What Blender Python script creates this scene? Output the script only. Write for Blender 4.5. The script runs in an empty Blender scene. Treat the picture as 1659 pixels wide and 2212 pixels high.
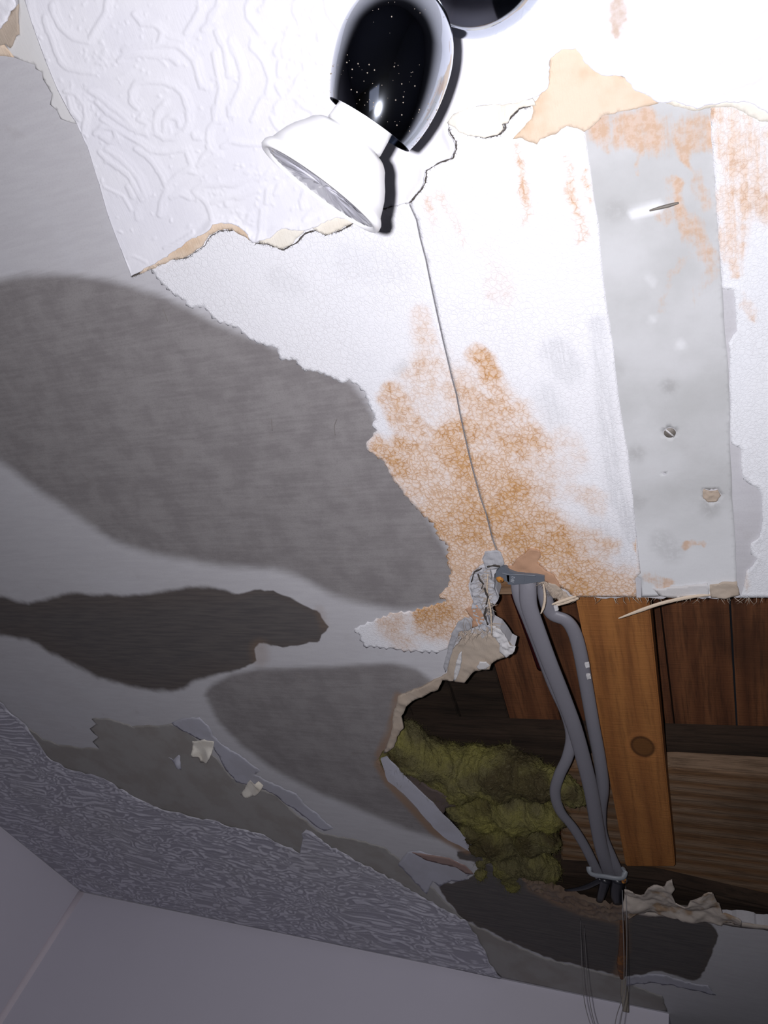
import bpy, bmesh, math, random
import numpy as np
from mathutils import Vector, Matrix, Quaternion
from mathutils.geometry import delaunay_2d_cdt

# ------------------------------------------------------------------ camera
SC = bpy.context.scene
FPX, CX, CY = 1665.0, 829.5, 1106.0
CZ, H = 2.000, 2.400                     # lens height, ceiling height (metres)
Nv = np.array([678.0, 1283.0, FPX]); Nv /= np.linalg.norm(Nv)         # world up seen from the lens
E2 = np.array([882.0, -2618.0, FPX]); E2 -= Nv * (E2 @ Nv); E2 /= np.linalg.norm(E2)
E1 = np.cross(Nv, E2)
if E1[0] < 0: E1 = -E1
RM = np.array([E1, E2, Nv])              # lens frame (right, up, forward) -> world axes
CAMP = np.array([0.0, 0.0, CZ])
det = np.linalg.det(RM)                  # lens frame right/up/forward is left-handed

def cw(v): return Vector(RM @ np.array(v, float))
def ray(px, py): return RM @ np.array([(px - CX) / FPX, (CY - py) / FPX, 1.0])
def W(px, py, z=H):
    r = ray(px, py); s = (z - CZ) / r[2]
    return (r[0] * s, r[1] * s)
def W3(px, py, z=H):
    x, y = W(px, py, z); return Vector((x, y, z))
def D(px, py, depth): return Vector(CAMP + ray(px, py) * depth)
def PX(X, Y, z=H):
    P = np.stack([X, Y, np.full_like(X, z - CZ)], 0)
    c = RM.T @ P
    c[2] = np.maximum(c[2], 0.02)
    return CX + FPX * c[0] / c[2], CY - FPX * c[1] / c[2]

cam = bpy.data.cameras.new('camera'); camo = bpy.data.objects.new('camera', cam)
SC.collection.objects.link(camo); SC.camera = camo
cam.sensor_fit = 'VERTICAL'; cam.sensor_height = 24.0; cam.lens = 24.0 * FPX / 2212.0
cam.clip_start = 0.01; cam.clip_end = 50
right, up, fwd = cw((1, 0, 0)), cw((0, 1, 0)), cw((0, 0, 1))
m = Matrix((right, up, -fwd)).transposed().to_4x4(); m.translation = Vector(CAMP)
camo.matrix_world = m

# ------------------------------------------------------------------ light
world = bpy.data.worlds.new('world'); SC.world = world; world.use_nodes = True
world.node_tree.nodes['Background'].inputs[0].default_value = (0.55, 0.6, 0.75, 1)
world.node_tree.nodes['Background'].inputs[1].default_value = 0.01
fl = bpy.data.lights.new('phone_flash', 'SPOT')
fl.energy = 10.4; fl.spot_size = math.radians(166); fl.spot_blend = 1.0; fl.shadow_soft_size = 0.003
fl.color = (0.97, 0.955, 1.0)
flo = bpy.data.objects.new('phone_flash', fl); SC.collection.objects.link(flo)
mf = m.copy(); mf.translation = Vector(CAMP) + cw((-0.014, 0.003, 0.0))
aim = (D(500, 800, 1.0) - Vector(CAMP)).normalized()
q = aim.to_track_quat('-Z', 'Y'); mf = q.to_matrix().to_4x4(); mf.translation = Vector(CAMP) + cw((-0.014, 0.003, 0.0))
flo.matrix_world = mf
# weak fill light added for the dark room behind the photographer
rl = bpy.data.lights.new('room_fill', 'AREA'); rl.energy = 0.22; rl.size = 0.5; rl.color = (0.75, 0.8, 1.0)
rlo = bpy.data.objects.new('room_fill', rl); SC.collection.objects.link(rlo)
rlo.location = (0.1, -0.5, 0.9); rlo.rotation_euler = (math.radians(165), 0, 0)
SC.view_settings.view_transform = 'Standard'; SC.view_settings.look = 'None'
SC.view_settings.exposure = 0.0; SC.view_settings.gamma = 1.0; SC.view_settings.use_curve_mapping = False

# ------------------------------------------------------------------ helpers
rng = random.Random(7)
def smooth(a, b, x):
    t = np.clip((x - a) / (b - a), 0, 1); return t * t * (3 - 2 * t)
def hash2(ix, iy, seed):
    n = (ix.astype(np.int64) * 374761393 + iy.astype(np.int64) * 668265263 + seed * 1442695041) & 0x7fffffff
    n = ((n ^ (n >> 13)) * 1274126177) & 0x7fffffff
    return ((n ^ (n >> 16)) & 0xffff) / 65535.0
def vnoise(x, y, seed=0):
    ix, iy = np.floor(x), np.floor(y); fx, fy = x - ix, y - iy
    fx = fx * fx * (3 - 2 * fx); fy = fy * fy * (3 - 2 * fy)
    a = hash2(ix, iy, seed); b = hash2(ix + 1, iy, seed); c = hash2(ix, iy + 1, seed); d = hash2(ix + 1, iy + 1, seed)
    return (a * (1 - fx) + b * fx) * (1 - fy) + (c * (1 - fx) + d * fx) * fy
def fbm(x, y, seed=0, o=4):
    s = 0; a = 0.5
    for i in range(o):
        s = s + a * vnoise(x, y, seed + i * 17); x = x * 2.03 + 5.1; y = y * 2.03 + 3.7; a *= 0.5
    return s / (1 - 0.5 ** o)
def seg_dist(px, py, pts, closed=False):
    best = np.full(px.shape, 1e9)
    n = len(pts)
    for i in range(n if closed else n - 1):
        ax, ay = pts[i]; bx, by = pts[(i + 1) % n]
        dx, dy = bx - ax, by - ay; L = dx * dx + dy * dy + 1e-20
        t = np.clip(((px - ax) * dx + (py - ay) * dy) / L, 0, 1)
        d = (px - ax - t * dx) ** 2 + (py - ay - t * dy) ** 2
        best = np.minimum(best, d)
    return np.sqrt(best)
def inside(px, py, pts):
    r = np.zeros(px.shape, bool); n = len(pts)
    for i in range(n):
        x1, y1 = pts[i]; x2, y2 = pts[(i + 1) % n]
        if y1 == y2: continue
        c = ((y1 > py) != (y2 > py)) & (px < (x2 - x1) * (py - y1) / (y2 - y1) + x1)
        r ^= c
    return r
def sdf(px, py, pts):
    d = seg_dist(px, py, pts, True); return np.where(inside(px, py, pts), d, -d)
def jag(pts, step=9, amp=3, seed=1, closed=True, lo=-1.0, saw=False):
    R = random.Random(seed); out = []; n = len(pts)
    for i in range(n if closed else n - 1):
        a = pts[i]; b = pts[(i + 1) % n]; out.append(a)
        if max(abs(a[0] - 829), abs(b[0] - 829)) > 960 and max(abs(a[1] - 1106), abs(b[1] - 1106)) > 1220: continue
        L = math.hypot(b[0] - a[0], b[1] - a[1]); k = int(L / step)
        if L > 900: k = min(k, 60)
        nx, ny = -(b[1] - a[1]) / (L + 1e-9), (b[0] - a[0]) / (L + 1e-9)
        w = 0
        for j in range(1, k):
            t = (j + R.uniform(-.3, .3)) / k
            w = 0.5 * w + R.uniform(lo, 1) * amp
            if saw: w = (amp if j % 2 else -amp * .3) * R.uniform(.4, 1.2)
            out.append((a[0] + (b[0] - a[0]) * t + nx * w, a[1] + (b[1] - a[1]) * t + ny * w))
    if not closed: out.append(pts[-1])
    return out

def link(name, me, mat=None, parent=None, smooth_=True):
    o = bpy.data.objects.new(name, me); SC.collection.objects.link(o)
    if mat: me.materials.append(mat)
    if parent: o.parent = parent
    if smooth_ and len(me.polygons): me.polygons.foreach_set('use_smooth', [True] * len(me.polygons))
    return o
def tag(o, label=None, cat=None, group=None, kind=None):
    if label: o['label'] = label
    if cat: o['category'] = cat
    if group: o['group'] = group
    if kind: o['kind'] = kind
    return o
def empty(name, loc=(0, 0, 0)):
    o = bpy.data.objects.new(name, None); SC.collection.objects.link(o); o.location = loc; o.empty_display_size = 0.02
    return o
def setparent(o, p):
    o.parent = p; o.matrix_parent_inverse = p.matrix_world.inverted() if False else Matrix.Translation(-p.location)
    return o

def sheet(name, mat, outline, z, th, grid, holes=(), dz=None, attrs=None, parent=None, world_xy=False, fine=None, pts_px=True, flat=False):
    """Sheet of real thickness hanging at height z: visible face down, outline traced on that plane."""
    def tr(p):
        return [tuple(q) for q in p] if world_xy else [W(a, b, z) for a, b in p]
    O = tr(outline); HS = [tr(h) for h in holes]
    xs = [p[0] for p in O]; ys = [p[1] for p in O]
    gx = np.arange(min(xs) + grid * .5, max(xs), grid); gy = np.arange(min(ys) + grid * .5, max(ys), grid * .87)
    if len(gx) * len(gy) > 3000000: raise RuntimeError(name)
    GX, GY = np.meshgrid(gx, gy); GX[1::2] += grid * .5
    GX = GX.ravel(); GY = GY.ravel()
    if fine:                         # fine points only inside the fine zone (pixel frame of the photographed area)
        qx, qy = PX(GX, GY, z)
        inf = (qx > fine[0]) & (qx < fine[2]) & (qy > fine[1]) & (qy < fine[3]) & (GY > -1.0)
        cg = np.zeros(GX.shape, bool); k = 14
        cg2 = cg.reshape(len(gy), len(gx)); cg2[::k, ::k] = True
        keep = inf | cg2.ravel(); GX, GY = GX[keep], GY[keep]
    k = inside(GX, GY, O)
    GX, GY = GX[k], GY[k]
    k = seg_dist(GX, GY, O, True) > grid * .45
    for h in HS:
        k &= ~inside(GX, GY, h) & (seg_dist(GX, GY, h, True) > grid * .45)
    GX, GY = GX[k], GY[k]
    verts = []; edges = []
    for loop in [O] + HS:
        s = len(verts); n = len(loop); verts += [Vector(p) for p in loop]
        edges += [(s + i, s + (i + 1) % n) for i in range(n)]
    verts += [Vector((a, b)) for a, b in zip(GX.tolist(), GY.tolist())]
    v, e, f, _, _, _ = delaunay_2d_cdt(verts, edges, [], 0, 1e-7, False)
    V = np.array([(p[0], p[1]) for p in v]); F = np.array([t for t in f if len(t) == 3], dtype=np.int64)
    c = V[F].mean(1)
    k = inside(c[:, 0], c[:, 1], O)
    for h in HS: k &= ~inside(c[:, 0], c[:, 1], h)
    F = F[k]
    a, b, d = V[F[:, 0]], V[F[:, 1]], V[F[:, 2]]
    area = (b[:, 0] - a[:, 0]) * (d[:, 1] - a[:, 1]) - (b[:, 1] - a[:, 1]) * (d[:, 0] - a[:, 0])
    F[area > 0] = F[area > 0][:, ::-1]           # normals down
    used = np.unique(F); mp = -np.ones(len(V), int); mp[used] = np.arange(len(used)); V = V[used]; F = mp[F]
    n = len(V)
    off = dz(V[:, 0], V[:, 1]) if dz else np.zeros(n)      # positive = hangs lower
    zl = z - off
    # boundary edges
    E = np.concatenate([F[:, [0, 1]], F[:, [1, 2]], F[:, [2, 0]]]); key = np.sort(E, 1)
    kk = key[:, 0] * (n + 1) + key[:, 1]; u, inv, cnt = np.unique(kk, return_inverse=True, return_counts=True)
    BE = E[cnt[inv] == 1]
    allv = np.concatenate([np.column_stack([V, zl]), np.column_stack([V, zl + th])])
    top = F[:, ::-1] + n
    s1 = np.column_stack([BE[:, 1], BE[:, 0], BE[:, 0] + n]); s2 = np.column_stack([BE[:, 1], BE[:, 0] + n, BE[:, 1] + n])
    faces = np.concatenate([F, top, s1, s2])
    if parent is not None and parent.type == 'EMPTY': allv = allv - np.array(parent.location)
    me = bpy.data.meshes.new(name)
    me.vertices.add(len(allv)); me.vertices.foreach_set('co', allv.ravel())
    nf = len(faces); me.loops.add(nf * 3); me.loops.foreach_set('vertex_index', faces.ravel().astype(np.int32))
    me.polygons.add(nf); me.polygons.foreach_set('loop_start', np.arange(0, nf * 3, 3, dtype=np.int32))
    me.update(calc_edges=True)
    sm = np.zeros(nf, bool); sm[:len(F)] = not flat
    me.polygons.foreach_set('use_smooth', sm)
    if attrs:
        qx, qy = PX(V[:, 0], V[:, 1], z)
        for nm, fn in attrs.items():
            val = fn(qx, qy).astype(np.float32); at = me.attributes.new(nm, 'FLOAT', 'POINT')
            at.data.foreach_set('value', np.concatenate([val, val]))
    # sharpen the rim so the lower face keeps its own shading
    me.validate()
    if th > 0.0015:
        sh = np.zeros(len(me.edges), bool)
        ev = np.zeros(len(me.edges) * 2, int); me.edges.foreach_get('vertices', ev); ev = np.sort(ev.reshape(-1, 2), 1)
        bk = set((np.sort(BE, 1)[:, 0] * 10000000 + np.sort(BE, 1)[:, 1]).tolist())
        kk = ev[:, 0] * 10000000 + ev[:, 1]
        sh = np.isin(kk, np.array(list(bk)))
        at = me.attributes.get('sharp_edge') or me.attributes.new('sharp_edge', 'BOOLEAN', 'EDGE')
        at.data.foreach_set('value', sh)
    return link(name, me, mat, parent, smooth_=False)

def edge_lift(pts, reach, amt, z=H):
    P = [W(a, b, z) for a, b in pts]
    def f(X, Y):
        d = seg_dist(X, Y, P); return amt * (1 - smooth(0, reach, d)) ** 1.5
    return f

def tube(name, pts, rads, mat, parent=None, flat=1.0, flatdir=None, seg=12, cap=True):
    """Swept tube through world points; flat<1 squashes it along flatdir."""
    P = [Vector(p) for p in pts]; n = len(P)
    # catmull-rom resample
    Q = []; Rr = []
    for i in range(n - 1):
        p0, p1, p2, p3 = P[max(i - 1, 0)], P[i], P[i + 1], P[min(i + 2, n - 1)]
        k = 6
        for j in range(k):
            t = j / k
            Q.append(0.5 * ((2 * p1) + (p2 - p0) * t + (2 * p0 - 5 * p1 + 4 * p2 - p3) * t * t + (3 * p1 - p0 - 3 * p2 + p3) * t ** 3))
            Rr.append(rads[i] * (1 - t) + rads[i + 1] * t)
    Q.append(P[-1]); Rr.append(rads[-1])
    fd = flatdir or Vector((0, 0, 1))
    V = []; F = []
    for i, p in enumerate(Q):
        tan = (Q[min(i + 1, len(Q) - 1)] - Q[max(i - 1, 0)]).normalized()
        side = tan.cross(fd).normalized(); nn = side.cross(tan).normalized()
        for j in range(seg):
            a = 2 * math.pi * j / seg
            ca, sa = math.cos(a), math.sin(a)
            V.append(p + side * ca * Rr[i] + nn * sa * Rr[i] * flat)
    for i in range(len(Q) - 1):
        for j in range(seg):
            a = i * seg + j; b = i * seg + (j + 1) % seg
            F.append((a, b, b + seg, a + seg))
    if cap:
        F.append(tuple(range(seg - 1, -1, -1))); F.append(tuple((len(Q) - 1) * seg + j for j in range(seg)))
    if parent is not None and parent.type == 'EMPTY': V = [v - parent.location for v in V]
    me = bpy.data.meshes.new(name); me.from_pydata([tuple(v) for v in V], [], F); me.update()
    return link(name, me, mat, parent)

def box(name, corners_xy, z0, z1, mat, parent=None, bev=0.0015, cuts=0):
    """Prism over a polygon (world xy) from z0 to z1, bevelled."""
    bm = bmesh.new()
    lo = [bm.verts.new((x, y, z0)) for x, y in corners_xy]; f = bm.faces.new(lo)
    r = bmesh.ops.extrude_face_region(bm, geom=[f]); vs = [g for g in r['geom'] if isinstance(g, bmesh.types.BMVert)]
    bmesh.ops.translate(bm, verts=vs, vec=(0, 0, z1 - z0))
    bmesh.ops.recalc_face_normals(bm, faces=bm.faces)
    if bev: bmesh.ops.bevel(bm, geom=list(bm.edges), offset=bev, segments=2, affect='EDGES')
    if parent is not None and parent.type == 'EMPTY': bmesh.ops.translate(bm, verts=bm.verts, vec=-parent.location)
    me = bpy.data.meshes.new(name); bm.to_mesh(me); bm.free()
    return link(name, me, mat, parent, smooth_=False)

def lathe(name, prof, org, axis, mat, parent=None, seg=96, bisect=None, solid=0.0):
    ax = Vector(axis).normalized(); q = Vector((0, 0, 1)).rotation_difference(ax).to_matrix()
    V = []; F = []
    for t, r in prof:
        for j in range(seg):
            a = 2 * math.pi * j / seg; V.append(q @ Vector((r * math.cos(a), r * math.sin(a), t)) + Vector(org))
    for i in range(len(prof) - 1):
        for j in range(seg):
            a = i * seg + j; b = i * seg + (j + 1) % seg; F.append((a, b, b + seg, a + seg))
    if parent is not None and parent.type == 'EMPTY': V = [v - parent.location for v in V]
    me = bpy.data.meshes.new(name); me.from_pydata([tuple(v) for v in V], [], F)
    bm = bmesh.new(); bm.from_mesh(me); bmesh.ops.remove_doubles(bm, verts=bm.verts, dist=1e-6)
    if bisect:
        co, no = bisect
        if parent is not None and parent.type == 'EMPTY': co = co - parent.location
        bmesh.ops.bisect_plane(bm, geom=bm.verts[:] + bm.edges[:] + bm.faces[:], plane_co=co, plane_no=no, clear_outer=True)
    bmesh.ops.recalc_face_normals(bm, faces=bm.faces)
    bm.to_mesh(me); bm.free()
    o = link(name, me, mat, parent)
    if solid:
        md = o.modifiers.new('solid', 'SOLIDIFY'); md.thickness = solid; md.offset = -1
    return o

# ------------------------------------------------------------------ materials
class NT:
    def __init__(s, name, rough=0.8, spec=0.3):
        s.m = bpy.data.materials.new(name); s.m.use_nodes = True; s.t = s.m.node_tree; s.n = s.t.nodes
        s.b = s.n['Principled BSDF']; s.b.inputs['Roughness'].default_value = rough; s.b.inputs['Specular IOR Level'].default_value = spec
        s.tc = s.n.new('ShaderNodeTexCoord'); s.obj = s.tc.outputs['Object']
    def l(s, a, b): s.t.links.new(a, b)
    def put(s, inp, v):
        if isinstance(v, bpy.types.NodeSocket): s.l(v, inp)
        elif isinstance(v, tuple) and len(v) == 3 and inp.type == 'RGBA': inp.default_value = (*v, 1)
        else: inp.default_value = v
    def map(s, scale=(1, 1, 1), rot=(0, 0, 0), vec=None):
        n = s.n.new('ShaderNodeMapping'); s.put(n.inputs['Vector'], vec or s.obj); n.inputs['Scale'].default_value = scale; n.inputs['Rotation'].default_value = rot
        return n.outputs[0]
    def noise(s, scale, detail=4, rough=.55, vec=None, dist=0.0, col=False):
        n = s.n.new('ShaderNodeTexNoise'); s.put(n.inputs['Vector'], vec or s.obj); n.inputs['Scale'].default_value = scale
        n.inputs['Detail'].default_value = detail; n.inputs['Roughness'].default_value = rough; n.inputs['Distortion'].default_value = dist
        return n.outputs['Color' if col else 'Fac']
    def voro(s, scale, feat='DISTANCE_TO_EDGE', vec=None, rnd=1.0, out='Distance'):
        n = s.n.new('ShaderNodeTexVoronoi'); n.feature = feat; s.put(n.inputs['Vector'], vec or s.obj); n.inputs['Scale'].default_value = scale
        n.inputs['Randomness'].default_value = rnd
        return n.outputs[out]
    def wave(s, scale, dist=4, detail=3, vec=None, bd='X', prof='SIN', ds=1.0):
        n = s.n.new('ShaderNodeTexWave'); n.bands_direction = bd; n.wave_profile = prof; s.put(n.inputs['Vector'], vec or s.obj)
        n.inputs['Scale'].default_value = scale; n.inputs['Distortion'].default_value = dist; n.inputs['Detail'].default_value = detail; n.inputs['Detail Scale'].default_value = ds
        return n.outputs['Fac']
    def attr(s, name):
        n = s.n.new('ShaderNodeAttribute'); n.attribute_name = name; return n.outputs['Fac']
    def math(s, op, a, b=0.0, c=0.0, clamp=False):
        n = s.n.new('ShaderNodeMath'); n.operation = op; n.use_clamp = clamp
        s.put(n.inputs[0], a); s.put(n.inputs[1], b); s.put(n.inputs[2], c); return n.outputs[0]
    def ss(s, x, a, b, lo=0.0, hi=1.0):
        n = s.n.new('ShaderNodeMapRange'); n.interpolation_type = 'SMOOTHSTEP'; s.put(n.inputs[0], x)
        n.inputs[1].default_value = a; n.inputs[2].default_value = b; n.inputs[3].default_value = lo; n.inputs[4].default_value = hi
        return n.outputs[0]
    def mix(s, f, a, b, mode='MIX'):
        n = s.n.new('ShaderNodeMix'); n.data_type = 'RGBA'; n.blend_type = mode
        s.put(n.inputs[0], f); s.put(n.inputs[6], a); s.put(n.inputs[7], b); return n.outputs[2]
    def bump(s, h, strength=.5, dist=.001, normal=None):
        n = s.n.new('ShaderNodeBump'); n.inputs['Strength'].default_value = strength; n.inputs['Distance'].default_value = dist
        s.put(n.inputs['Height'], h)
        if normal: s.l(normal, n.inputs['Normal'])
        return n.outputs[0]
    def done(s, col, normal=None, rough=None):
        s.put(s.b.inputs['Base Color'], col)
        if normal: s.l(normal, s.b.inputs['Normal'])
        if rough is not None: s.put(s.b.inputs['Roughness'], rough)
        return s.m

def m_board():
    s = NT('grey_plasterboard', .9, .15)
    st = s.map((14, 90, 14), (0, 0, -.15))
    f1 = s.noise(3.2, 5, .6, st); f2 = s.noise(900, 2); f3 = s.noise(14, 4)
    c = s.mix(s.ss(f1, .3, .72), (.545, .535, .565), (.585, .578, .605))
    c = s.mix(s.math('MULTIPLY', s.ss(f2, .45, .75), .22), c, (.42, .41, .42))
    c = s.mix(s.math('MULTIPLY', s.ss(f3, .5, .7), .18), c, (.62, .63, .68))
    n = s.noise(60, 4); w = s.math('MULTIPLY', s.math('SUBTRACT', n, .5), .35)
    streak = s.noise(5, 4, .6, s.map((6, 70, 6), (0, 0, -.15)))
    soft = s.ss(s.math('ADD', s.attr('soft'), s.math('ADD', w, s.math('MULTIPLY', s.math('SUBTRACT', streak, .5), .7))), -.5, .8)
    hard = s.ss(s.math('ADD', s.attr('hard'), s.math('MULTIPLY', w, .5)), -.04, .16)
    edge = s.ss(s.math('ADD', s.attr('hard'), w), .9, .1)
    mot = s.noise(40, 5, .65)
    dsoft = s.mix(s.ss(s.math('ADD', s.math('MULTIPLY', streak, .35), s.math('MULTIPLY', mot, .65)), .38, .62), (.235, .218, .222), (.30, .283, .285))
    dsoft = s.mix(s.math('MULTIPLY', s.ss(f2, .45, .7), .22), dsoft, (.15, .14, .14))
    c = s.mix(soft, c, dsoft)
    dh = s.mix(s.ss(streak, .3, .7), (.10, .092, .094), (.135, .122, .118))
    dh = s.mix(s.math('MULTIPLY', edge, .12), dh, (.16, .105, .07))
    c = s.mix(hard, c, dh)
    br = s.attr('brown'); c = s.mix(s.math('MULTIPLY', br, .8), c, (.30, .19, .12))
    core = s.attr('core')
    lg = s.noise(45, 3)
    c = s.mix(s.math('MULTIPLY', s.ss(lg, .62, .8), .12), c, (.2, .15, .12))
    # hairline creases
    hh = s.math('ADD', s.math('MULTIPLY', f2, .25), s.math('MULTIPLY', f1, .5))
    return s.done(c, s.bump(hh, .15, .0003))
def m_core():
    s = NT('plaster_core', .95, .1)
    f = s.noise(300, 5); g = s.noise(40, 4)
    c = s.mix(s.ss(g, .35, .65), (.42, .34, .29), (.30, .22, .17)); c = s.mix(s.ss(f, .5, .7), c, (.50, .45, .42))
    return s.done(c, s.bump(f, .8, .002))
def m_paint(name, base=(.86, .86, .9), crack=330, rust=True, streaky=.35, vw=.55):
    s = NT(name, .62, .3)
    n1 = s.noise(18, 5); n2 = s.noise(240, 4, .65); 
    v0 = s.mix(.006, s.obj, s.noise(170, 4, .6, None, 0, True))
    vor = s.voro(crack, vec=v0); vor2 = s.voro(crack * .45, vec=v0)
    brush = s.noise(6, 5, .7, s.map((95, 6, 20), (0, 0, .06)))
    crk = s.ss(vor, .085, .0)
    patch = s.ss(s.noise(30, 3), .40, .6)
    c = s.mix(s.math('MULTIPLY', s.ss(n1, .45, .7), .10), base, (.7, .72, .80))
    c = s.mix(s.math('MULTIPLY', s.math('MULTIPLY', crk, patch), .12), c, (.50, .44, .42))
    gr = s.attr('grey'); c = s.mix(s.math('MULTIPLY', gr, s.ss(brush, .3, .65, .15, .65)), c, (.42, .43, .45))
    if rust:
        r = s.attr('rust')
        vq = s.ss(s.voro(crack * 1.0, vec=v0), .20, .02)
        big = s.noise(34, 5, .65)
        k = s.math('ADD', s.math('MULTIPLY', s.math('SUBTRACT', n2, .5), 1.1), s.math('ADD', s.math('MULTIPLY', s.math('SUBTRACT', brush, .5), streaky), s.math('MULTIPLY', s.math('SUBTRACT', big, .5), 1.5)))
        rk = s.math('MULTIPLY', r, s.math('ADD', 1.0, k))
        tint = s.mix(s.ss(n2, .35, .65), (.66, .39, .19), (.50, .25, .09))
        c = s.mix(s.ss(rk, .03, .9, 0, .74), c, (.80, .59, .45))
        c = s.mix(s.math('MULTIPLY', s.ss(rk, .12, .95), s.math('ADD', s.math('MULTIPLY', vq, vw), s.ss(big, .42, .62, .06, .5))), c, tint)
    h = s.math('ADD', s.math('MULTIPLY', s.ss(vor, .0, .10), .7), s.math('ADD', s.math('MULTIPLY', s.ss(vor2, 0, .04), .5), s.math('ADD', s.math('MULTIPLY', n2, .35), s.math('MULTIPLY', brush, .5))))
    return s.done(c, s.bump(h, .42, .0004))
def m_paper(name, base, spot=(.7, .6, .5), rough=.75, bumpd=.0003, ns=160, stain=False, streak=False, sp=.45):
    s = NT(name, rough, .25)
    n1 = s.noise(ns, 5, .6); n2 = s.noise(28, 4); fine = s.noise(1500, 2)
    c = s.mix(s.math('MULTIPLY', s.ss(n2, .42, .64), sp), base, spot)
    c = s.mix(s.math('MULTIPLY', s.ss(n1, .5, .8), .18), c, tuple(x * .8 for x in base))
    if stain:
        a = s.attr('stain'); c = s.mix(s.ss(s.math('MULTIPLY', a, s.math('ADD', .3, n1)), .1, .95), c, (.55, .42, .33))
    st = s.noise(8, 3, .6, s.map((150, 12, 20), (0, 0, .7)))
    h = s.math('ADD', n1, s.math('ADD', s.math('MULTIPLY', fine, .25), s.math('MULTIPLY', st, .6)))
    return s.done(c, s.bump(h, .5, bumpd))
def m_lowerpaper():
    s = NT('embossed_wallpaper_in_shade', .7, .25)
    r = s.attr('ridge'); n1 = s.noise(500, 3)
    c = s.mix(s.ss(r, .2, .8), (.42, .41, .475), (.66, .65, .73))  # ridges lighter, hollows darker: grazing light painted into the colour
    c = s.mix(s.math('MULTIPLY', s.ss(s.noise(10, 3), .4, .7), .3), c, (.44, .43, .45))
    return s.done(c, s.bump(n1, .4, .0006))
def m_skim():
    s = NT('grey_jointing_plaster', .75, .25)
    n1 = s.noise(22, 5); n2 = s.noise(260, 4, .65); br = s.noise(6, 4, .7, s.map((80, 6, 20), (0, 0, -.1)))
    c = s.mix(s.ss(n1, .3, .7), (.50, .505, .51), (.60, .605, .62))
    c = s.mix(s.math('MULTIPLY', s.ss(s.noise(14, 3), .58, .8), .35), c, (.40, .395, .39))
    pale = s.attr('pale'); c = s.mix(pale, c, (.82, .83, .86))
    r = s.attr('rust')
    rr = s.ss(s.math('ADD', s.math('MULTIPLY', r, 1.5), s.math('MULTIPLY', s.math('SUBTRACT', s.math('ADD', s.math('MULTIPLY', n2, .6), s.math('MULTIPLY', br, .7)), .65), 1.3)), .3, 1.15)
    c = s.mix(s.math('MULTIPLY', rr, .72), c, s.mix(s.ss(n2, .4, .6), (.68, .47, .34), (.60, .36, .20)))
    dk = s.attr('dark'); c = s.mix(s.math('MULTIPLY', dk, s.ss(n2, .3, .6, .3, .9)), c, (.28, .275, .27))
    return s.done(c, s.bump(s.math('ADD', n2, br), .35, .0004))
def m_wood(name, a, b, dark, scale=1.0, rot=0.0, rough=.75, knots=None, k=0.6):
    hz = rot > 1
    s = NT(name, rough, .25)
    v = s.map((4 * scale, 60 * scale, 60 * scale) if hz else (60 * scale, 4 * scale, 60 * scale))
    v2 = s.map((.8 * scale, 11 * scale, 11 * scale) if hz else (11 * scale, .8 * scale, 11 * scale))
    g = s.wave(1.4, 6, 4, v2, 'Y' if hz else 'X', 'SIN', 1.5); f = s.noise(5, 6, .65, v); blot = s.noise(9, 4); saw = s.noise(6, 3, .6, s.map((6, 120, 20)))
    c = s.mix(g, a, b); c = s.mix(s.math('MULTIPLY', s.ss(f, .42, .7), k), c, dark)
    c = s.mix(s.math('MULTIPLY', s.ss(blot, .5, .72), .55), c, dark)
    h = s.math('ADD', f, s.math('ADD', s.math('MULTIPLY', saw, .8), s.math('MULTIPLY', g, .3)))
    if knots:
        kx, ky, kr = knots
        sx = s.n.new('ShaderNodeSeparateXYZ'); s.l(s.obj, sx.inputs[0])
        dx = s.math('DIVIDE', s.math('SUBTRACT', sx.outputs[0], kx), kr); dy = s.math('DIVIDE', s.math('SUBTRACT', sx.outputs[1], ky), kr * 1.35)
        d = s.math('SQRT', s.math('ADD', s.math('POWER', dx, 2), s.math('POWER', dy, 2)))
        d = s.math('ADD', d, s.math('MULTIPLY', s.math('SUBTRACT', blot, .5), .4))
        ring = s.math('MULTIPLY', s.ss(s.math('ABSOLUTE', s.math('SUBTRACT', d, .95)), .22, .0), .8)
        c = s.mix(s.ss(d, 1.0, .8), c, tuple(x * .42 for x in a)); c = s.mix(ring, c, tuple(x * .35 for x in dark))
        c = s.mix(s.math('MULTIPLY', s.ss(s.math('ABSOLUTE', s.math('SUBTRACT', d, 1.35)), .3, 0), .35), c, tuple(min(1, x * 1.5) for x in b))
    return s.done(c, s.bump(h, .5, .001))
def m_simple(name, col, rough=.6, metal=0.0, bump=0.0, scale=200, spot=None, spec=.5, sscale=300, th=(.62, .7)):
    s = NT(name, rough, spec); s.b.inputs['Metallic'].default_value = metal
    c = s.mix(s.math('MULTIPLY', s.noise(scale * .4, 4), .2), col, tuple(x * .75 for x in col))
    if spot: c = s.mix(s.ss(s.noise(sscale, 3), *th), c, spot)
    return s.done(c, s.bump(s.noise(scale, 4), bump, .001) if bump else None)

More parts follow.
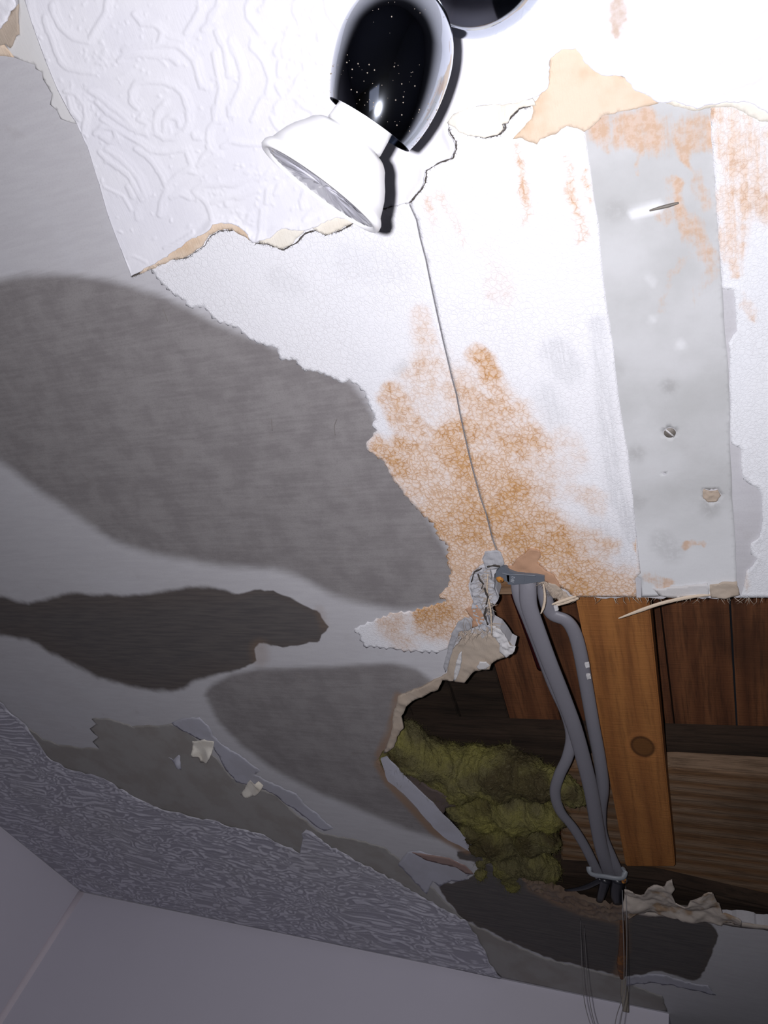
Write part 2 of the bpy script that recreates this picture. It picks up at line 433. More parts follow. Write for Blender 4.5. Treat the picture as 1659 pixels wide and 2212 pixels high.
MB = m_board(); MCORE = m_core()
MP = m_paint('cracked_white_paint'); MP2 = m_paint('brushed_white_paint', (.84, .85, .89), 420, True, 1.8, .22)
MWP = m_paper('white_embossed_wallpaper', (.85, .845, .90), (.80, .795, .87), .6, .00025, 260, True)
MLIN = m_paper('smooth_lining_paper', (.72, .715, .72), (.70, .68, .66), .8, .00015)
MCREAM = m_paper('torn_cream_backing', (.77, .63, .50), (.60, .42, .27), .9, .0008, 90, sp=.75)
MCREAM2 = m_paper('pale_cream_backing', (.84, .80, .72), (.76, .68, .56), .85, .0005)
MTAN = m_paper('tan_torn_paper', (.50, .42, .345), (.40, .31, .24), .9, .0006)
MORANGE = m_paper('rusty_board_paper', (.52, .31, .20), (.42, .24, .15), .9, .0005)
MGREYP = m_paper('grey_paint_flake', (.44, .44, .47), (.36, .35, .36), .85, .0008)
MPALE = m_paper('pale_paint_flake', (.66, .65, .66), (.55, .52, .50), .8, .0006)
MBACK = m_paper('brown_grey_backing', (.36, .345, .335), (.27, .24, .215), .9, .0004)
MLIL = m_paper('lilac_paint_remnant', (.50, .50, .57), (.40, .39, .42), .8, .0004)
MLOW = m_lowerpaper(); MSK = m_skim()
MWALL = m_simple('white_wall_paint', (.78, .75, .84), .7, 0, .05, 30, None, .3)
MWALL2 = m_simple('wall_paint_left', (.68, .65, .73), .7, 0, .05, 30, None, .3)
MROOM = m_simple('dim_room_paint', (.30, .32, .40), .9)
MFLOOR = m_wood('dark_floor_boards', (.06, .045, .035), (.05, .035, .025), (.02, .015, .01))
MCHROME = m_simple('polished_chrome', (.56, .60, .68), .085, 1.0, 0, 200, (.50, .40, .28), .5, 210, (.73, .76))
MDUST = m_simple('fluffy_dust', (.20, .17, .14), .95, spec=.05)
MCER = m_simple('white_lamp_enamel', (.86, .86, .88), .28, 0, 0, 100, (.42, .19, .06), .5, 95, (.745, .765))
MLENS = m_simple('ribbed_lens_glass', (.62, .62, .70), .12, 0.0, 0, 200)
MREF = m_simple('lamp_reflector', (.7, .7, .74), .15, 1.0)
MCAB = m_simple('grey_cable_sheath', (.215, .21, .24), .5, 0, .12, 300, (.30, .29, .28), .45, 220, (.68, .78))
MCLIP = m_simple('grey_clip_plastic', (.135, .15, .18), .42, 0, .03, 300)
MCLIP2 = m_simple('pale_grey_clip_plastic', (.26, .28, .31), .5)
MINK = m_simple('pale_moulded_lettering', (.42, .44, .48), .6)
MRUST = m_simple('rusty_steel', (.50, .21, .04), .7, 0, .6, 500, (.10, .04, .02), .3, 500, (.5, .6))
MBLK = m_simple('black_plastic', (.018, .018, .024), .35)
MRED = m_simple('dark_red_sheath', (.035, .004, .006), .8, spec=.1)
MWIRE = m_simple('thin_pale_wire', (.30, .29, .30), .4, .3)
MFIB = m_simple('paper_fibre', (.50, .42, .35), .9)
MSPL = m_simple('pale_wood_splinter', (.66, .54, .42), .85, 0, .5, 600)
MTIS = m_simple('crumpled_pale_paper', (.50, .44, .39), .9, 0, .6, 200, (.34, .24, .16), .2, 60, (.52, .68))
MSTRIP = m_simple('rust_soaked_fibre', (.16, .07, .03), .7, 0, .8, 300, (.30, .12, .03), .4, 120, (.5, .65))
MBLOB = m_simple('dark_grey_fibre', (.22, .2, .19), .9)  # dark grey for frayed fibres and hairs
MWOOD = m_wood('orange_batten_wood', (.34, .145, .045), (.26, .105, .032), (.12, .045, .016), 1.0, -.02, .7, None, .5)
MROOF = m_wood('dark_sarking_wood', (.19, .075, .032), (.12, .045, .02), (.035, .015, .009), 1.0, 0.0, .9)
MJOI = m_wood('weathered_joist_wood', (.20, .105, .05), (.26, .175, .115), (.045, .026, .016), 1.4, math.pi / 2, .85)
MSHADEW = m_wood('shade_dark_wood', (.035, .022, .016), (.05, .032, .022), (.01, .008, .006), 1.0, math.pi / 2, .9)  # near-black wood, cavity shade put into the colour
def m_wool():
    s = NT('yellow_glass_wool', .95, .05)
    n1 = s.noise(24, 4); n2 = s.noise(400, 4, .7); n3 = s.noise(16, 2)
    c = s.mix(s.ss(n1, .35, .65), (.17, .15, .075), (.30, .275, .085)); c = s.mix(s.math('MULTIPLY', s.ss(n3, .46, .58), .8), c, (.075, .056, .03))
    c = s.mix(s.math('MULTIPLY', s.ss(n2, .5, .75), .35), c, (.33, .31, .18))
    return s.done(c, s.bump(n2, 1.0, .004))
MWOOL = m_wool()

# ------------------------------------------------------------------ outlines (all lie on the ceiling plane)
CRACK = [(885, 442), (900, 475), (908, 515), (920, 560), (932, 620), (945, 680), (956, 730), (966, 772), (976, 815), (986, 852), (994, 895), (1002, 932), (1014, 985), (1026, 1032), (1038, 1075), (1051, 1112), (1064, 1165), (1081, 1209)]
HOLE = [(1081, 1226), (1100, 1226), (1150, 1238), (1166, 1250), (1186, 1276), (1215, 1290), (1250, 1289), (1320, 1291), (1380, 1291), (1480, 1289), (1540, 1293), (1600, 1290), (1659, 1290), (1850, 1290),
        (1850, 2025), (1659, 2000), (1540, 1985), (1420, 1973), (1345, 1979), (1300, 1974), (1260, 1960), (1200, 1936), (1150, 1908), (1110, 1896), (1060, 1872), (1021, 1843),
        (992, 1822), (958, 1804), (936, 1784), (902, 1743), (872, 1711), (838, 1684), (813, 1645), (826, 1623), (845, 1610), (850, 1590), (860, 1575), (858, 1545), (862, 1520), (868, 1508), (888, 1497),
        (905, 1490), (940, 1486), (947, 1474), (956, 1467), (1003, 1473), (1012, 1462), (1026, 1446), (1058, 1440), (1062, 1430), (1076, 1422), (1094, 1415), (1108, 1404), (1112, 1396), (1101, 1390),
        (1090, 1373), (1079, 1359), (1063, 1350), (1058, 1333), (1054, 1314), (1059, 1297), (1072, 1299), (1077, 1287), (1072, 1272), (1067, 1261), (1068, 1240)]
HOLEJ = jag(HOLE, 10, 2.2, 3)
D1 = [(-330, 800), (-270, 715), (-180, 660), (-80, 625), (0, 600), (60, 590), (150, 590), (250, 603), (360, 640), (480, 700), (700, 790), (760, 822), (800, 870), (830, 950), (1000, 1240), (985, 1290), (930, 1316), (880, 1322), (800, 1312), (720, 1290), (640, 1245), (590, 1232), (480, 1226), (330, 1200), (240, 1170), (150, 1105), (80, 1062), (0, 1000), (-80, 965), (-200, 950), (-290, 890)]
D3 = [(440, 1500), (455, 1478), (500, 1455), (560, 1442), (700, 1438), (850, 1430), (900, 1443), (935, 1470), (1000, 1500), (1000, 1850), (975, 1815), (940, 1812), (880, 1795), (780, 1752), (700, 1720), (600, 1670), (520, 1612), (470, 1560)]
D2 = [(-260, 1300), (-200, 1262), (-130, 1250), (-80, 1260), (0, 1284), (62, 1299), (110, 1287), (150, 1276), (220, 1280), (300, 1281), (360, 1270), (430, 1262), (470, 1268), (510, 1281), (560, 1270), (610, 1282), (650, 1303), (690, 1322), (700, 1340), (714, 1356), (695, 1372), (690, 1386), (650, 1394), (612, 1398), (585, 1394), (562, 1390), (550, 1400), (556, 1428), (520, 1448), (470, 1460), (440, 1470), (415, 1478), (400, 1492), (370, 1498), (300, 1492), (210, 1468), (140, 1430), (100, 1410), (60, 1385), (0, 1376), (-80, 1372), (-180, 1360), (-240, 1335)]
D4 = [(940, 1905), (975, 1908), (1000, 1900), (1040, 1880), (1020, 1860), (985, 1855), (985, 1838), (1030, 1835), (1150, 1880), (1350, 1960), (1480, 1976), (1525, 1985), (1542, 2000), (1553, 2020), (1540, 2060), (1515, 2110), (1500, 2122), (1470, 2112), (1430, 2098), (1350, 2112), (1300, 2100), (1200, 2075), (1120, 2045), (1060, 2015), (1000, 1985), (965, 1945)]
BROWN = [(828, 1630), (815, 1650), (838, 1690), (870, 1725), (900, 1757), (935, 1795), (965, 1815), (1010, 1838)]
BROWN2 = [(1150, 1912), (1200, 1940), (1260, 1965), (1345, 1985)]
BROWN3 = [(1345, 1985), (1350, 2050), (1335, 2105)]
BROWN4 = [(860, 1505), (845, 1580), (820, 1630)]

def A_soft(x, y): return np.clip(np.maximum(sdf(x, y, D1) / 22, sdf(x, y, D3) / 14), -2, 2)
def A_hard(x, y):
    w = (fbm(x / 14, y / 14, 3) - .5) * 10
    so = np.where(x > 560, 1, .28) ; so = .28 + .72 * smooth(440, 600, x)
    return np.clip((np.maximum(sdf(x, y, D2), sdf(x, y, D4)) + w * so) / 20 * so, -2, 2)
def stroke_field(x, y, strokes):
    v = np.zeros(x.shape)
    for pts, w, a in strokes:
        d = seg_dist(x, y, pts) if len(pts) > 1 else np.hypot(x - pts[0][0], y - pts[0][1])
        v = np.maximum(v, a * (1 - smooth(w * .25, w, d)))
    return v
def A_brown(x, y):
    return stroke_field(x, y, [(BROWN, 12, 1), (BROWN2, 20, .9), (BROWN3, 16, .8), (BROWN4, 14, .9), ([(690, 1318), (700, 1352)], 16, .25), ([(560, 1400), (562, 1420)], 30, .35)])

# ------------------------------------------------------------------ room shell
c0 = W(175, 1927); c1 = W(1445, 2190); yb = .5 * (c0[1] + c1[1])
lw = W(0, 1785)
ang = math.atan2(lw[1] - c0[1], lw[0] - c0[0]); ld = (math.cos(ang), math.sin(ang))
LEFT_END = (c0[0] + ld[0] * 2.6, c0[1] + ld[1] * 2.6)
ROOM = [c0, c1, (c1[0] + .02, c1[1] + .9), (1.6, c1[1] + .9), (1.6, -1.6), (LEFT_END[0], -1.6), LEFT_END]
crk = [(a - 1.9, b) for a, b in CRACK] + [(a + 1.9, b) for a, b in CRACK[::-1]]
ceil = sheet('ceiling', MB, ROOM and [tuple(p) for p in ROOM], H, .0105, .004, world_xy=True,
             holes=[[W(a, b) for a, b in HOLEJ], [W(a, b) for a, b in crk]],
             attrs=dict(soft=A_soft, hard=A_hard, brown=A_brown), fine=(-80, -60, 1740, 2290))
tag(ceil, kind='structure')

def wallbox(name, a, b, mat, t=.1):
    dx, dy = b[0] - a[0], b[1] - a[1]; L = math.hypot(dx, dy); nx, ny = -dy / L * t, dx / L * t
    me_ = box(name, [a, b, (b[0] + nx, b[1] + ny), (a[0] + nx, a[1] + ny)], 0.0, H + .0, mat, None, 0)
    tag(me_, kind='structure'); return me_
wallbox('wall_back', c0, c1, MWALL)
wallbox('wall_left', LEFT_END, c0, MWALL2)
wallbox('wall_recess', c1, ROOM[2], MWALL2)
wallbox('wall_far', ROOM[2], ROOM[3], MROOM)
wallbox('wall_right', ROOM[3], ROOM[4], MROOM)
wallbox('wall_front', ROOM[4], ROOM[5], MROOM)
wallbox('wall_side', ROOM[5], LEFT_END, MROOM)
fx0 = min(p[0] for p in ROOM) - .15; fx1 = 1.75
fo = box('floor', [(fx0, -1.75), (fx1, -1.75), (fx1, c1[1] + 1.1), (fx0, c1[1] + 1.1)], -.05, 0, MFLOOR, None, 0); tag(fo, kind='structure')

cb = tube('trim_1', [Vector((c0[0] + .0005, c0[1] + .002, z_)) for z_ in (H - .001, 1.6, .8, .02)], [.007] * 4, m_simple('pinkish_corner_filler', (.86, .78, .84), .8), None, 1, Vector((0, 1, 0)), 8); tag(cb, kind='structure')

# ------------------------------------------------------------------ paint layers and paper on the ceiling
RUST = [
 ([(1050, 1130), (1040, 1200)], 150, 1.0), ([(960, 1170), (985, 1260)], 75, 1.0), ([(1060, 1060), (1010, 1140)], 120, .85),
 ([(880, 990), (930, 1060), (950, 1120)], 60, .66), ([(850, 850), (900, 930)], 30, .58), ([(830, 860), (870, 930)], 22, .5),
 ([(930, 790), (900, 860), (960, 920)], 60, .38), ([(1000, 950), (1040, 1030)], 90, .6), ([(1030, 770), (1110, 880), (1180, 970)], 28, .62),
 ([(1000, 860), (1100, 930), (1160, 1000)], 80, .46), ([(905, 680), (915, 730)], 30, .45), ([(810, 960), (850, 980)], 28, .6),
 ([(1200, 1240), (1280, 1270)], 75, .95), ([(1150, 1130), (1210, 1200)], 70, .7), ([(1300, 1250), (1370, 1280)], 60, .6), ([(1240, 1160), (1300, 1190)], 45, .5),
 ([(1240, 1050), (1290, 1090)], 30, .3), ([(940, 1330), (1010, 1330)], 60, .85), ([(840, 1340), (880, 1390)], 40, .4), ([(1000, 1290), (1000, 1380)], 45, .9),
 ([(930, 430), (940, 500)], 12, .35), ([(960, 420), (1000, 520)], 16, .3), ([(1060, 540), (1080, 640)], 40, .22), ([(1115, 310), (1135, 400), (1135, 480)], 16, .42),
 ([(1228, 330), (1240, 420), (1262, 520)], 13, .5), ([(1235, 400), (1250, 500)], 22, .35), ([(1270, 370), (1278, 440)], 7, .8), ([(1378, 1170), (1382, 1230)], 6, .9), ([(1210, 960), (1240, 1000)], 40, .3)]
GREY = [([(1200, 760), (1230, 800)], 50, .55), ([(1290, 700), (1310, 900), (1330, 1080)], 30, .5), ([(1180, 850), (1200, 900)], 40, .4), ([(1330, 1040), (1365, 1160)], 28, .6), ([(1290, 1160), (1330, 1200)], 70, .45), ([(600, 600), (640, 620)], 40, .25), ([(870, 790), (860, 800)], 20, .5), ([(760, 560), (860, 580)], 60, .25)]
def warp(x, y, a=26, sc=38):
    return x + a * (fbm(x / sc, y / sc, 31) - .5) * 2, y + a * (fbm(x / sc + 9, y / sc + 4, 37) - .5) * 2
def A_rust(x, y):
    xw, yw = warp(x, y)
    return (.6 * stroke_field(xw, yw, [(p, w * 1.25, a) for p, w, a in RUST]) + .4 * stroke_field(x, y, [(p, w * 1.7, a) for p, w, a in RUST])) * (.8 + .6 * fbm(x / 60, y / 60, 9)) + stroke_field(x, y, [([(1000, 1230), (1030, 1150), (1080, 1100)], 90, .22), ([(1150, 1200), (1250, 1260), (1350, 1285)], 55, .2), ([(960, 1000), (1010, 1100)], 110, .16)])
def A_grey(x, y): return stroke_field(x, y, GREY)

LEFTEDGE = [(325, 582), (345, 606), (372, 634), (402, 650), (408, 664), (440, 662), (455, 680), (470, 695), (500, 702), (520, 712), (535, 730), (568, 745), (600, 752), (602, 775), (640, 778), (652, 797), (700, 806), (740, 828), (755, 818), (775, 835), (790, 850), (800, 880), (813, 906), (803, 921), (816, 930), (797, 950), (791, 968), (812, 985), (830, 998), (848, 1035), (870, 1060), (885, 1082), (910, 1110), (938, 1130), (948, 1160), (970, 1180), (966, 1215), (975, 1240), (968, 1268), (948, 1285), (966, 1300), (925, 1312), (890, 1322), (850, 1325), (800, 1345), (765, 1358), (778, 1375), (785, 1396), (850, 1402), (905, 1408), (950, 1408)]
P1A = jag([(290, 520)] + LEFTEDGE[:1], 40, 1, 5, False)[:-1] + jag(LEFTEDGE, 7, 4.2, 6, False, saw=True) + jag([(975, 1398), (1000, 1365), (1015, 1332), (1022, 1300), (1012, 1262), (1020, 1236), (1046, 1218), (1066, 1206)], 8, 2, 7, False) + [(a - 1.6, b) for a, b in CRACK[::-1]] + [(872, 400), (700, 430), (500, 440), (350, 470)]
pa = sheet('old_paint_layer', MP, P1A, H - .0003, .0004, .0022, attrs=dict(rust=A_rust, grey=A_grey), parent=ceil)
pa['label'] = 'cracked white paint with rust stains, left of the long hairline joint'
P1B = [(a + 1.4, b) for a, b in CRACK] + jag([(1085, 1222), (1108, 1222), (1122, 1206), (1145, 1188), (1160, 1192), (1164, 1200), (1155, 1212), (1175, 1232), (1190, 1240), (1202, 1262), (1240, 1288)], 7, 2, 8, False) + jag([(1240, 1289), (1375, 1291), (1372, 1250), (1384, 1238)], 12, 1.2, 9, False) + jag([(1375, 1150), (1360, 1000), (1343, 900), (1330, 800), (1318, 700), (1303, 600), (1293, 480), (1280, 400), (1270, 330), (1258, 240)], 25, 1.2, 10, False) + [(1180, 180), (1000, 215), (905, 330)]
pb = sheet('old_paint_layer', MP, P1B, H - .0003, .0004, .0022, attrs=dict(rust=A_rust, grey=A_grey), parent=ceil)
pb['label'] = 'cracked white paint right of the joint, orange rust near the hole'

SR = [([(1300, 275), (1400, 290), (1520, 290)], 70, .75), ([(1390, 260), (1405, 300)], 60, .8), ([(1480, 300), (1480, 350)], 18, .7), ([(1375, 310), (1378, 370)], 10, .6),
      ([(1450, 400), (1465, 450), (1435, 470)], 34, .75), ([(1480, 470), (1520, 540)], 45, .5), ([(1505, 380), (1530, 440)], 30, .45), ([(1490, 540), (1440, 600), (1430, 670)], 18, .4), ([(1300, 280), (1310, 320)], 20, .6), ([(1395, 1250), (1440, 1262)], 22, .7), ([(1480, 1180), (1520, 1180)], 8, .6), ([(1500, 640), (1555, 560)], 30, .4)]
SD = [([(1445, 835)], 26, .5), ([(1375, 980)], 30, .4), ([(1535, 1095)], 34, .45), ([(1380, 1085)], 24, .35), ([(1430, 1170), (1450, 1190)], 40, .3), ([(1330, 455)], 40, .3), ([(1310, 770), (1330, 800)], 30, .25)]
STR = [(1235, 200), (1560, 215), (1545, 235), (1548, 420), (1556, 560), (1562, 640), (1566, 720), (1574, 800), (1577, 960), (1584, 1100), (1590, 1180), (1592, 1262), (1585, 1284), (1385, 1290), (1384, 1250), (1372, 1243), (1340, 1100), (1300, 800), (1280, 500)]
sk = sheet('jointing_strip', MSK, jag(STR, 22, 1.2, 11), H - .00015, .0003, .0024,
           holes=[[(1435 + 14 * math.cos(a) + 12, 934 + 11 * math.sin(a)) for a in [i * math.pi / 8 for i in range(16)]],
                  jag([(1519, 1055), (1533, 1058), (1550, 1056), (1558, 1070), (1548, 1084), (1530, 1085), (1517, 1076)], 4, 1.5, 3),
                  [(1429, 1020), (1436, 1021), (1441, 1025), (1434, 1026)]],
           attrs=dict(rust=lambda x, y: stroke_field(*warp(x, y, 16, 26), SR) * (.25 + 1.4 * fbm(x / 22, y / 70, 4)), dark=lambda x, y: stroke_field(x, y, SD),
                      pale=lambda x, y: np.maximum(stroke_field(x, y, [([(1370, 462), (1420, 448)], 18, 1), ([(1400, 600), (1410, 610)], 14, .3), ([(1470, 745)], 18, .5), ([(1410, 690)], 14, .4)]), .55 * smooth(1050, 1230, y))), parent=ceil)
sk['label'] = 'smooth grey plaster strip between two painted edges'
P2L = [(1533, 215), (1545, 420), (1556, 560), (1560, 623), (1586, 625), (1589, 690), (1592, 714), (1573, 738), (1577, 755), (1577, 860), (1580, 958), (1600, 968), (1601, 1010), (1606, 1036), (1632, 1050), (1645, 1070), (1647, 1120), (1641, 1158), (1622, 1172), (1621, 1196), (1636, 1205), (1625, 1222), (1612, 1232), (1607, 1262), (1597, 1290)]
R2 = [([(1580, 290), (1600, 420), (1580, 520)], 60, .75), ([(1640, 300), (1650, 460)], 50, .7), ([(1590, 540), (1592, 590)], 24, .9), ([(1560, 420), (1570, 560)], 26, .55), ([(1560, 250), (1620, 270)], 40, .7), ([(1610, 640), (1625, 690)], 14, .5), ([(1610, 1240), (1620, 1270)], 16, .35)]
p2 = sheet('old_paint_layer', MP2, jag(P2L, 9, 1.8, 12, False) + [(1850, 1290), (1850, 190)], H - .0004, .0005, .0024, attrs=dict(rust=lambda x, y: .85 * stroke_field(*warp(x, y, 18, 30), R2) * (.35 + 1.2 * fbm(x / 14, y / 120, 14)), grey=lambda x, y: 0 * x), parent=ceil,
           dz=edge_lift(P2L, .004, .0006))
p2['label'] = 'brushed white paint at the right, chipped along its left side'
fl1 = sheet('paint_flap', MPALE, jag([(1410, 1272), (1470, 1268), (1528, 1260), (1532, 1276), (1530, 1291), (1470, 1293), (1425, 1288)], 9, 1.5, 13), H - .0012, .0006, .002, parent=ceil)
fl1['label'] = 'bright white paint scrap on the cut board edge'
fr = sheet('torn_board_paper', MTAN, jag([(1533, 1262), (1560, 1256), (1592, 1255), (1598, 1284), (1560, 1292), (1536, 1290)], 8, 2, 14), H - .001, .0006, .0014, parent=ceil, dz=lambda X, Y: .0018 * fbm(X * 300, Y * 300, 2))
og = sheet('torn_board_paper', MORANGE, jag([(1092, 1226), (1108, 1222), (1120, 1204), (1145, 1184), (1165, 1188), (1168, 1203), (1160, 1214), (1180, 1232), (1196, 1240), (1212, 1270), (1196, 1268), (1176, 1254), (1140, 1243), (1110, 1237)], 7, 1.6, 15), H - .0004, .0006, .0014, parent=ceil, dz=lambda X, Y: .0016 * fbm(X * 150, Y * 150, 5))
og['label'] = 'rust-brown torn board paper above the cable clip'
og2 = sheet('torn_board_paper', MTAN, jag([(1168, 1250), (1200, 1258), (1216, 1275), (1245, 1290), (1215, 1300), (1190, 1284), (1180, 1268)], 6, 2.4, 16), H + .0005, .0008, .0013, parent=ceil, dz=lambda X, Y: .003 * fbm(X * 260, Y * 260, 5))
tb = sheet('torn_board_paper', MTAN, jag([(972, 1408), (1005, 1372), (1040, 1368), (1075, 1372), (1100, 1388), (1112, 1398), (1094, 1416), (1062, 1432), (1058, 1444), (1028, 1446), (1012, 1464), (1003, 1475), (956, 1469), (946, 1490), (922, 1500), (897, 1511), (878, 1524), (866, 1548), (872, 1572), (858, 1590), (852, 1612), (828, 1627), (836, 1612), (845, 1585), (850, 1545), (860, 1503), (900, 1488), (932, 1472), (965, 1455)], 7, 1.8, 17), H - .0008, .0014, .002, parent=ceil, dz=lambda X, Y: .003 * fbm(X * 90, Y * 90, 5) ** 2)
tb['label'] = 'tan torn board paper along the upper left rim of the hole'
def crumple(a, s, seed): return lambda X, Y: a * (np.abs(fbm(X * s, Y * s, seed, 4) - .5) * 2 + .5 * fbm(X * s * 2.5, Y * s * 2.5, seed + 3))
cr = sheet('crumbled_plaster', MGREYP, jag([(1016, 1244), (1035, 1226), (1060, 1230), (1068, 1250), (1070, 1275), (1078, 1290), (1070, 1302), (1058, 1298), (1053, 1315), (1058, 1340), (1066, 1356), (1044, 1374), (1030, 1336), (1020, 1310), (1022, 1290), (1016, 1268)], 6, 2, 18), H - .001, .003, .0009, parent=ceil, dz=crumple(.004, 240, 3))
cr['label'] = 'crumbled grey plaster left of the cable clip'
sheet('paint_flap', MGREYP, jag([(1042, 1206), (1048, 1190), (1070, 1187), (1081, 1192), (1090, 1218), (1076, 1227), (1050, 1228)], 6, 1.4, 19), H - .0014, .0006, .0012, parent=ceil, dz=crumple(.0015, 160, 4))
sheet('paint_flap', MGREYP, jag([(970, 1388), (976, 1366), (990, 1342), (1004, 1332), (1018, 1336), (1024, 1352), (1010, 1362), (996, 1362), (984, 1385), (970, 1430), (962, 1452), (958, 1440)], 6, 1.2, 20), H - .0016, .0006, .0012, parent=ceil, dz=crumple(.0015, 160, 6))
tr = sheet('paint_flap', MORANGE, jag([(1005, 1316), (1030, 1306), (1046, 1330), (1044, 1344), (1020, 1356), (1021, 1336)], 6, 1.2, 21), H - .0024, .0006, .0012, parent=ceil, dz=crumple(.001, 160, 7)); tr['label'] = 'orange-tan paper triangle beside the crumbled plaster'
f3 = sheet('paint_flap', MPALE, jag([(1064, 1350), (1080, 1356), (1092, 1374), (1103, 1390), (1114, 1396), (1108, 1408), (1094, 1418), (1080, 1408), (1078, 1388), (1066, 1372)], 5, 1.6, 22), H - .0026, .0008, .0012, parent=ceil, dz=crumple(.003, 200, 8)); f3['label'] = 'curled pale paint scrap at the tip of the torn paper'
sheet('paint_flap', MPALE, jag([(979, 1470), (984, 1440), (990, 1415), (998, 1405), (997, 1430), (992, 1452), (984, 1468)], 5, 1, 23), H - .0034, .0006, .0012, parent=ceil, dz=crumple(.0015, 200, 9))
sheet('paint_flap', MPALE, jag([(1029, 1441), (1036, 1430), (1050, 1430), (1058, 1438), (1050, 1446), (1034, 1447)], 4, 1, 24), H - .0034, .0006, .001, parent=ceil)
lip = sheet('board_lip', MLIL, jag([(822, 1640), (835, 1636), (860, 1662), (899, 1702), (936, 1736), (958, 1763), (988, 1793), (1021, 1822), (1021, 1843), (992, 1826), (958, 1808), (936, 1788), (902, 1747), (872, 1715), (838, 1688)], 12, 1.4, 25), H - .0006, .0016, .003, parent=ceil); lip['label'] = 'grey torn lip along the lower left rim of the hole'
lb = sheet('torn_board_paper', m_paper('dark_brown_board_paper', (.125, .095, .085), (.10, .07, .06)), jag([(872, 1668), (905, 1680), (925, 1700), (950, 1712), (980, 1728), (985, 1742), (962, 1745), (956, 1762), (940, 1745), (900, 1706)], 7, 1.6, 26), H + .001, .001, .0024, parent=ceil, dz=crumple(.001, 90, 3))
lb['label'] = 'dark brown paper tongue hanging in the hole before the insulation'
# bottom rim: soaked crumbled plaster
wet = sheet('crumbled_plaster', m_paper('wet_brown_plaster', (.17, .12, .09), (.24, .19, .15), .45, .001), jag([(1128, 1896), (1175, 1905), (1215, 1925), (1262, 1940), (1300, 1950), (1348, 1958), (1352, 1984), (1300, 1980), (1250, 1966), (1200, 1944), (1150, 1918)], 8, 2.4, 27), H - .0015, .005, .0018, parent=ceil, dz=crumple(.005, 140, 3)); wet['label'] = 'wet brown crumbled plaster below the lower cable clip'
rim = sheet('board_lip', MTIS, jag([(1352, 1972), (1420, 1974), (1480, 1977), (1540, 1987), (1659, 2002), (1850, 2026), (1850, 2034), (1659, 2011), (1540, 1995), (1480, 1983), (1400, 1983)], 14, 1.2, 28), H - .0008, .001, .004, parent=ceil); rim['label'] = 'pale torn lip along the right lower edge of the hole'
sheet('paint_flap', MLIL, jag([(1352, 2112), (1400, 2105), (1440, 2108), (1480, 2122), (1530, 2130), (1548, 2150), (1500, 2140), (1440, 2128), (1400, 2124), (1350, 2128)], 8, 2, 29), H - .0008, .0006, .003, parent=ceil)

# ------------------------------------------------------------------ wallpapers
def cs(pts, s, ox, oy): return [(ox + a / s, oy + b / s) for a, b in pts]
ST = []
A = lambda *p, w=6.5, a=1.0: ST.append((cs(p, 2.9625, 0, 0), w, a))
A((345, 30), (360, 100), (400, 170), (450, 220), (500, 250), (580, 265)); A((300, 110), (320, 190), (345, 240), (370, 320), (400, 390), (440, 430), (520, 450), (600, 460), w=7)
A((770, 390), (800, 360), (900, 345), (1000, 360), (1100, 360), (1150, 400)); A((800, 320), (900, 300), (1050, 285), (1150, 290), (1200, 330), (1250, 385), (1270, 450), (1290, 530), (1330, 560))
A((890, 690), (850, 650), (850, 580), (880, 530), (950, 515), (1050, 520), (1130, 550), (1180, 600), (1210, 690), (1215, 770), (1190, 840), (1130, 880), (1060, 880), (1010, 850), (1000, 780), (1020, 700), (1060, 660))
A((1060, 830), (1065, 770), (1100, 740), (1150, 760), (1160, 800)); A((590, 580), (650, 620), (750, 700), (820, 760), (880, 830), (950, 850)); A((630, 650), (700, 720), (760, 760), (850, 820), (930, 830), (960, 790), (900, 760))
A((660, 760), (750, 820), (850, 880), (920, 920), (980, 965), (1080, 970), (1200, 950), w=5); A((880, 950), (950, 990), (1000, 1050), (1050, 1130), (1080, 1200), (1040, 1290), (1030, 1370))
A((690, 950), (780, 1010), (850, 1080), (900, 1150), (940, 1250)); A((650, 970), (700, 1020), (830, 1110), (880, 1200), (920, 1270)); A((1380, 340), (1400, 450), (1420, 560), (1400, 660), (1385, 770))
A((1400, 200), (1440, 280), (1460, 350), (1480, 480)); A((1480, 260), (1520, 340), (1560, 450), (1550, 560), (1500, 660), (1480, 730)); A((1290, 50), (1250, 130), (1200, 210)); A((1420, 30), (1370, 120), (1310, 190), (1350, 160))
A((870, 90), (920, 150), (1000, 155), (1050, 200), (1030, 270)); A((1600, 1130), (1500, 1180), (1400, 1170), (1300, 1180), (1250, 1220), (1330, 1290), (1370, 1390)); A((1370, 1290), (1450, 1260), (1560, 1240), (1650, 1190))
A((1340, 930), (1400, 990), (1280, 1050)); A((430, 580), (500, 600), (550, 670), (560, 740), (540, 850), w=5); A((450, 620), (470, 710), (520, 760), w=5); A((620, 850), (660, 810), (740, 820), (760, 880), (720, 905), (660, 870))
A((700, 0), (690, 80), (640, 160), (590, 240)); A((830, 1190), (860, 1250), w=7); A((830, 1640), (860, 1630), (950, 1670), w=4, a=.5); A((880, 1350), (890, 1400), w=5, a=.6); A((680, 1190), (800, 1250), (850, 1340), w=4, a=.6)
A((200, 0), (215, 130), (250, 200), w=5, a=.6); A((1210, 980), (1240, 1060), (1150, 1110), (1090, 1170)); A((1060, 1580), (1150, 1540), (1250, 1480), w=4); A((1000, 160), (1100, 240), (1190, 260), w=5, a=.7); A((990, 330), (1080, 420), w=4, a=.5); A((560, 560), (700, 530), (830, 470), w=5, a=.5)
B = lambda *p, w=5.5, a=.9: ST.append((cs(p, 4.879, 420, 0), w, a))
B((590, 0), (565, 80), (580, 180), (640, 260), (700, 340)); B((240, 320), (280, 430), (330, 500), (350, 640), (370, 800), (430, 780)); B((390, 400), (410, 520), (470, 610), (500, 730), (530, 830), (520, 930))
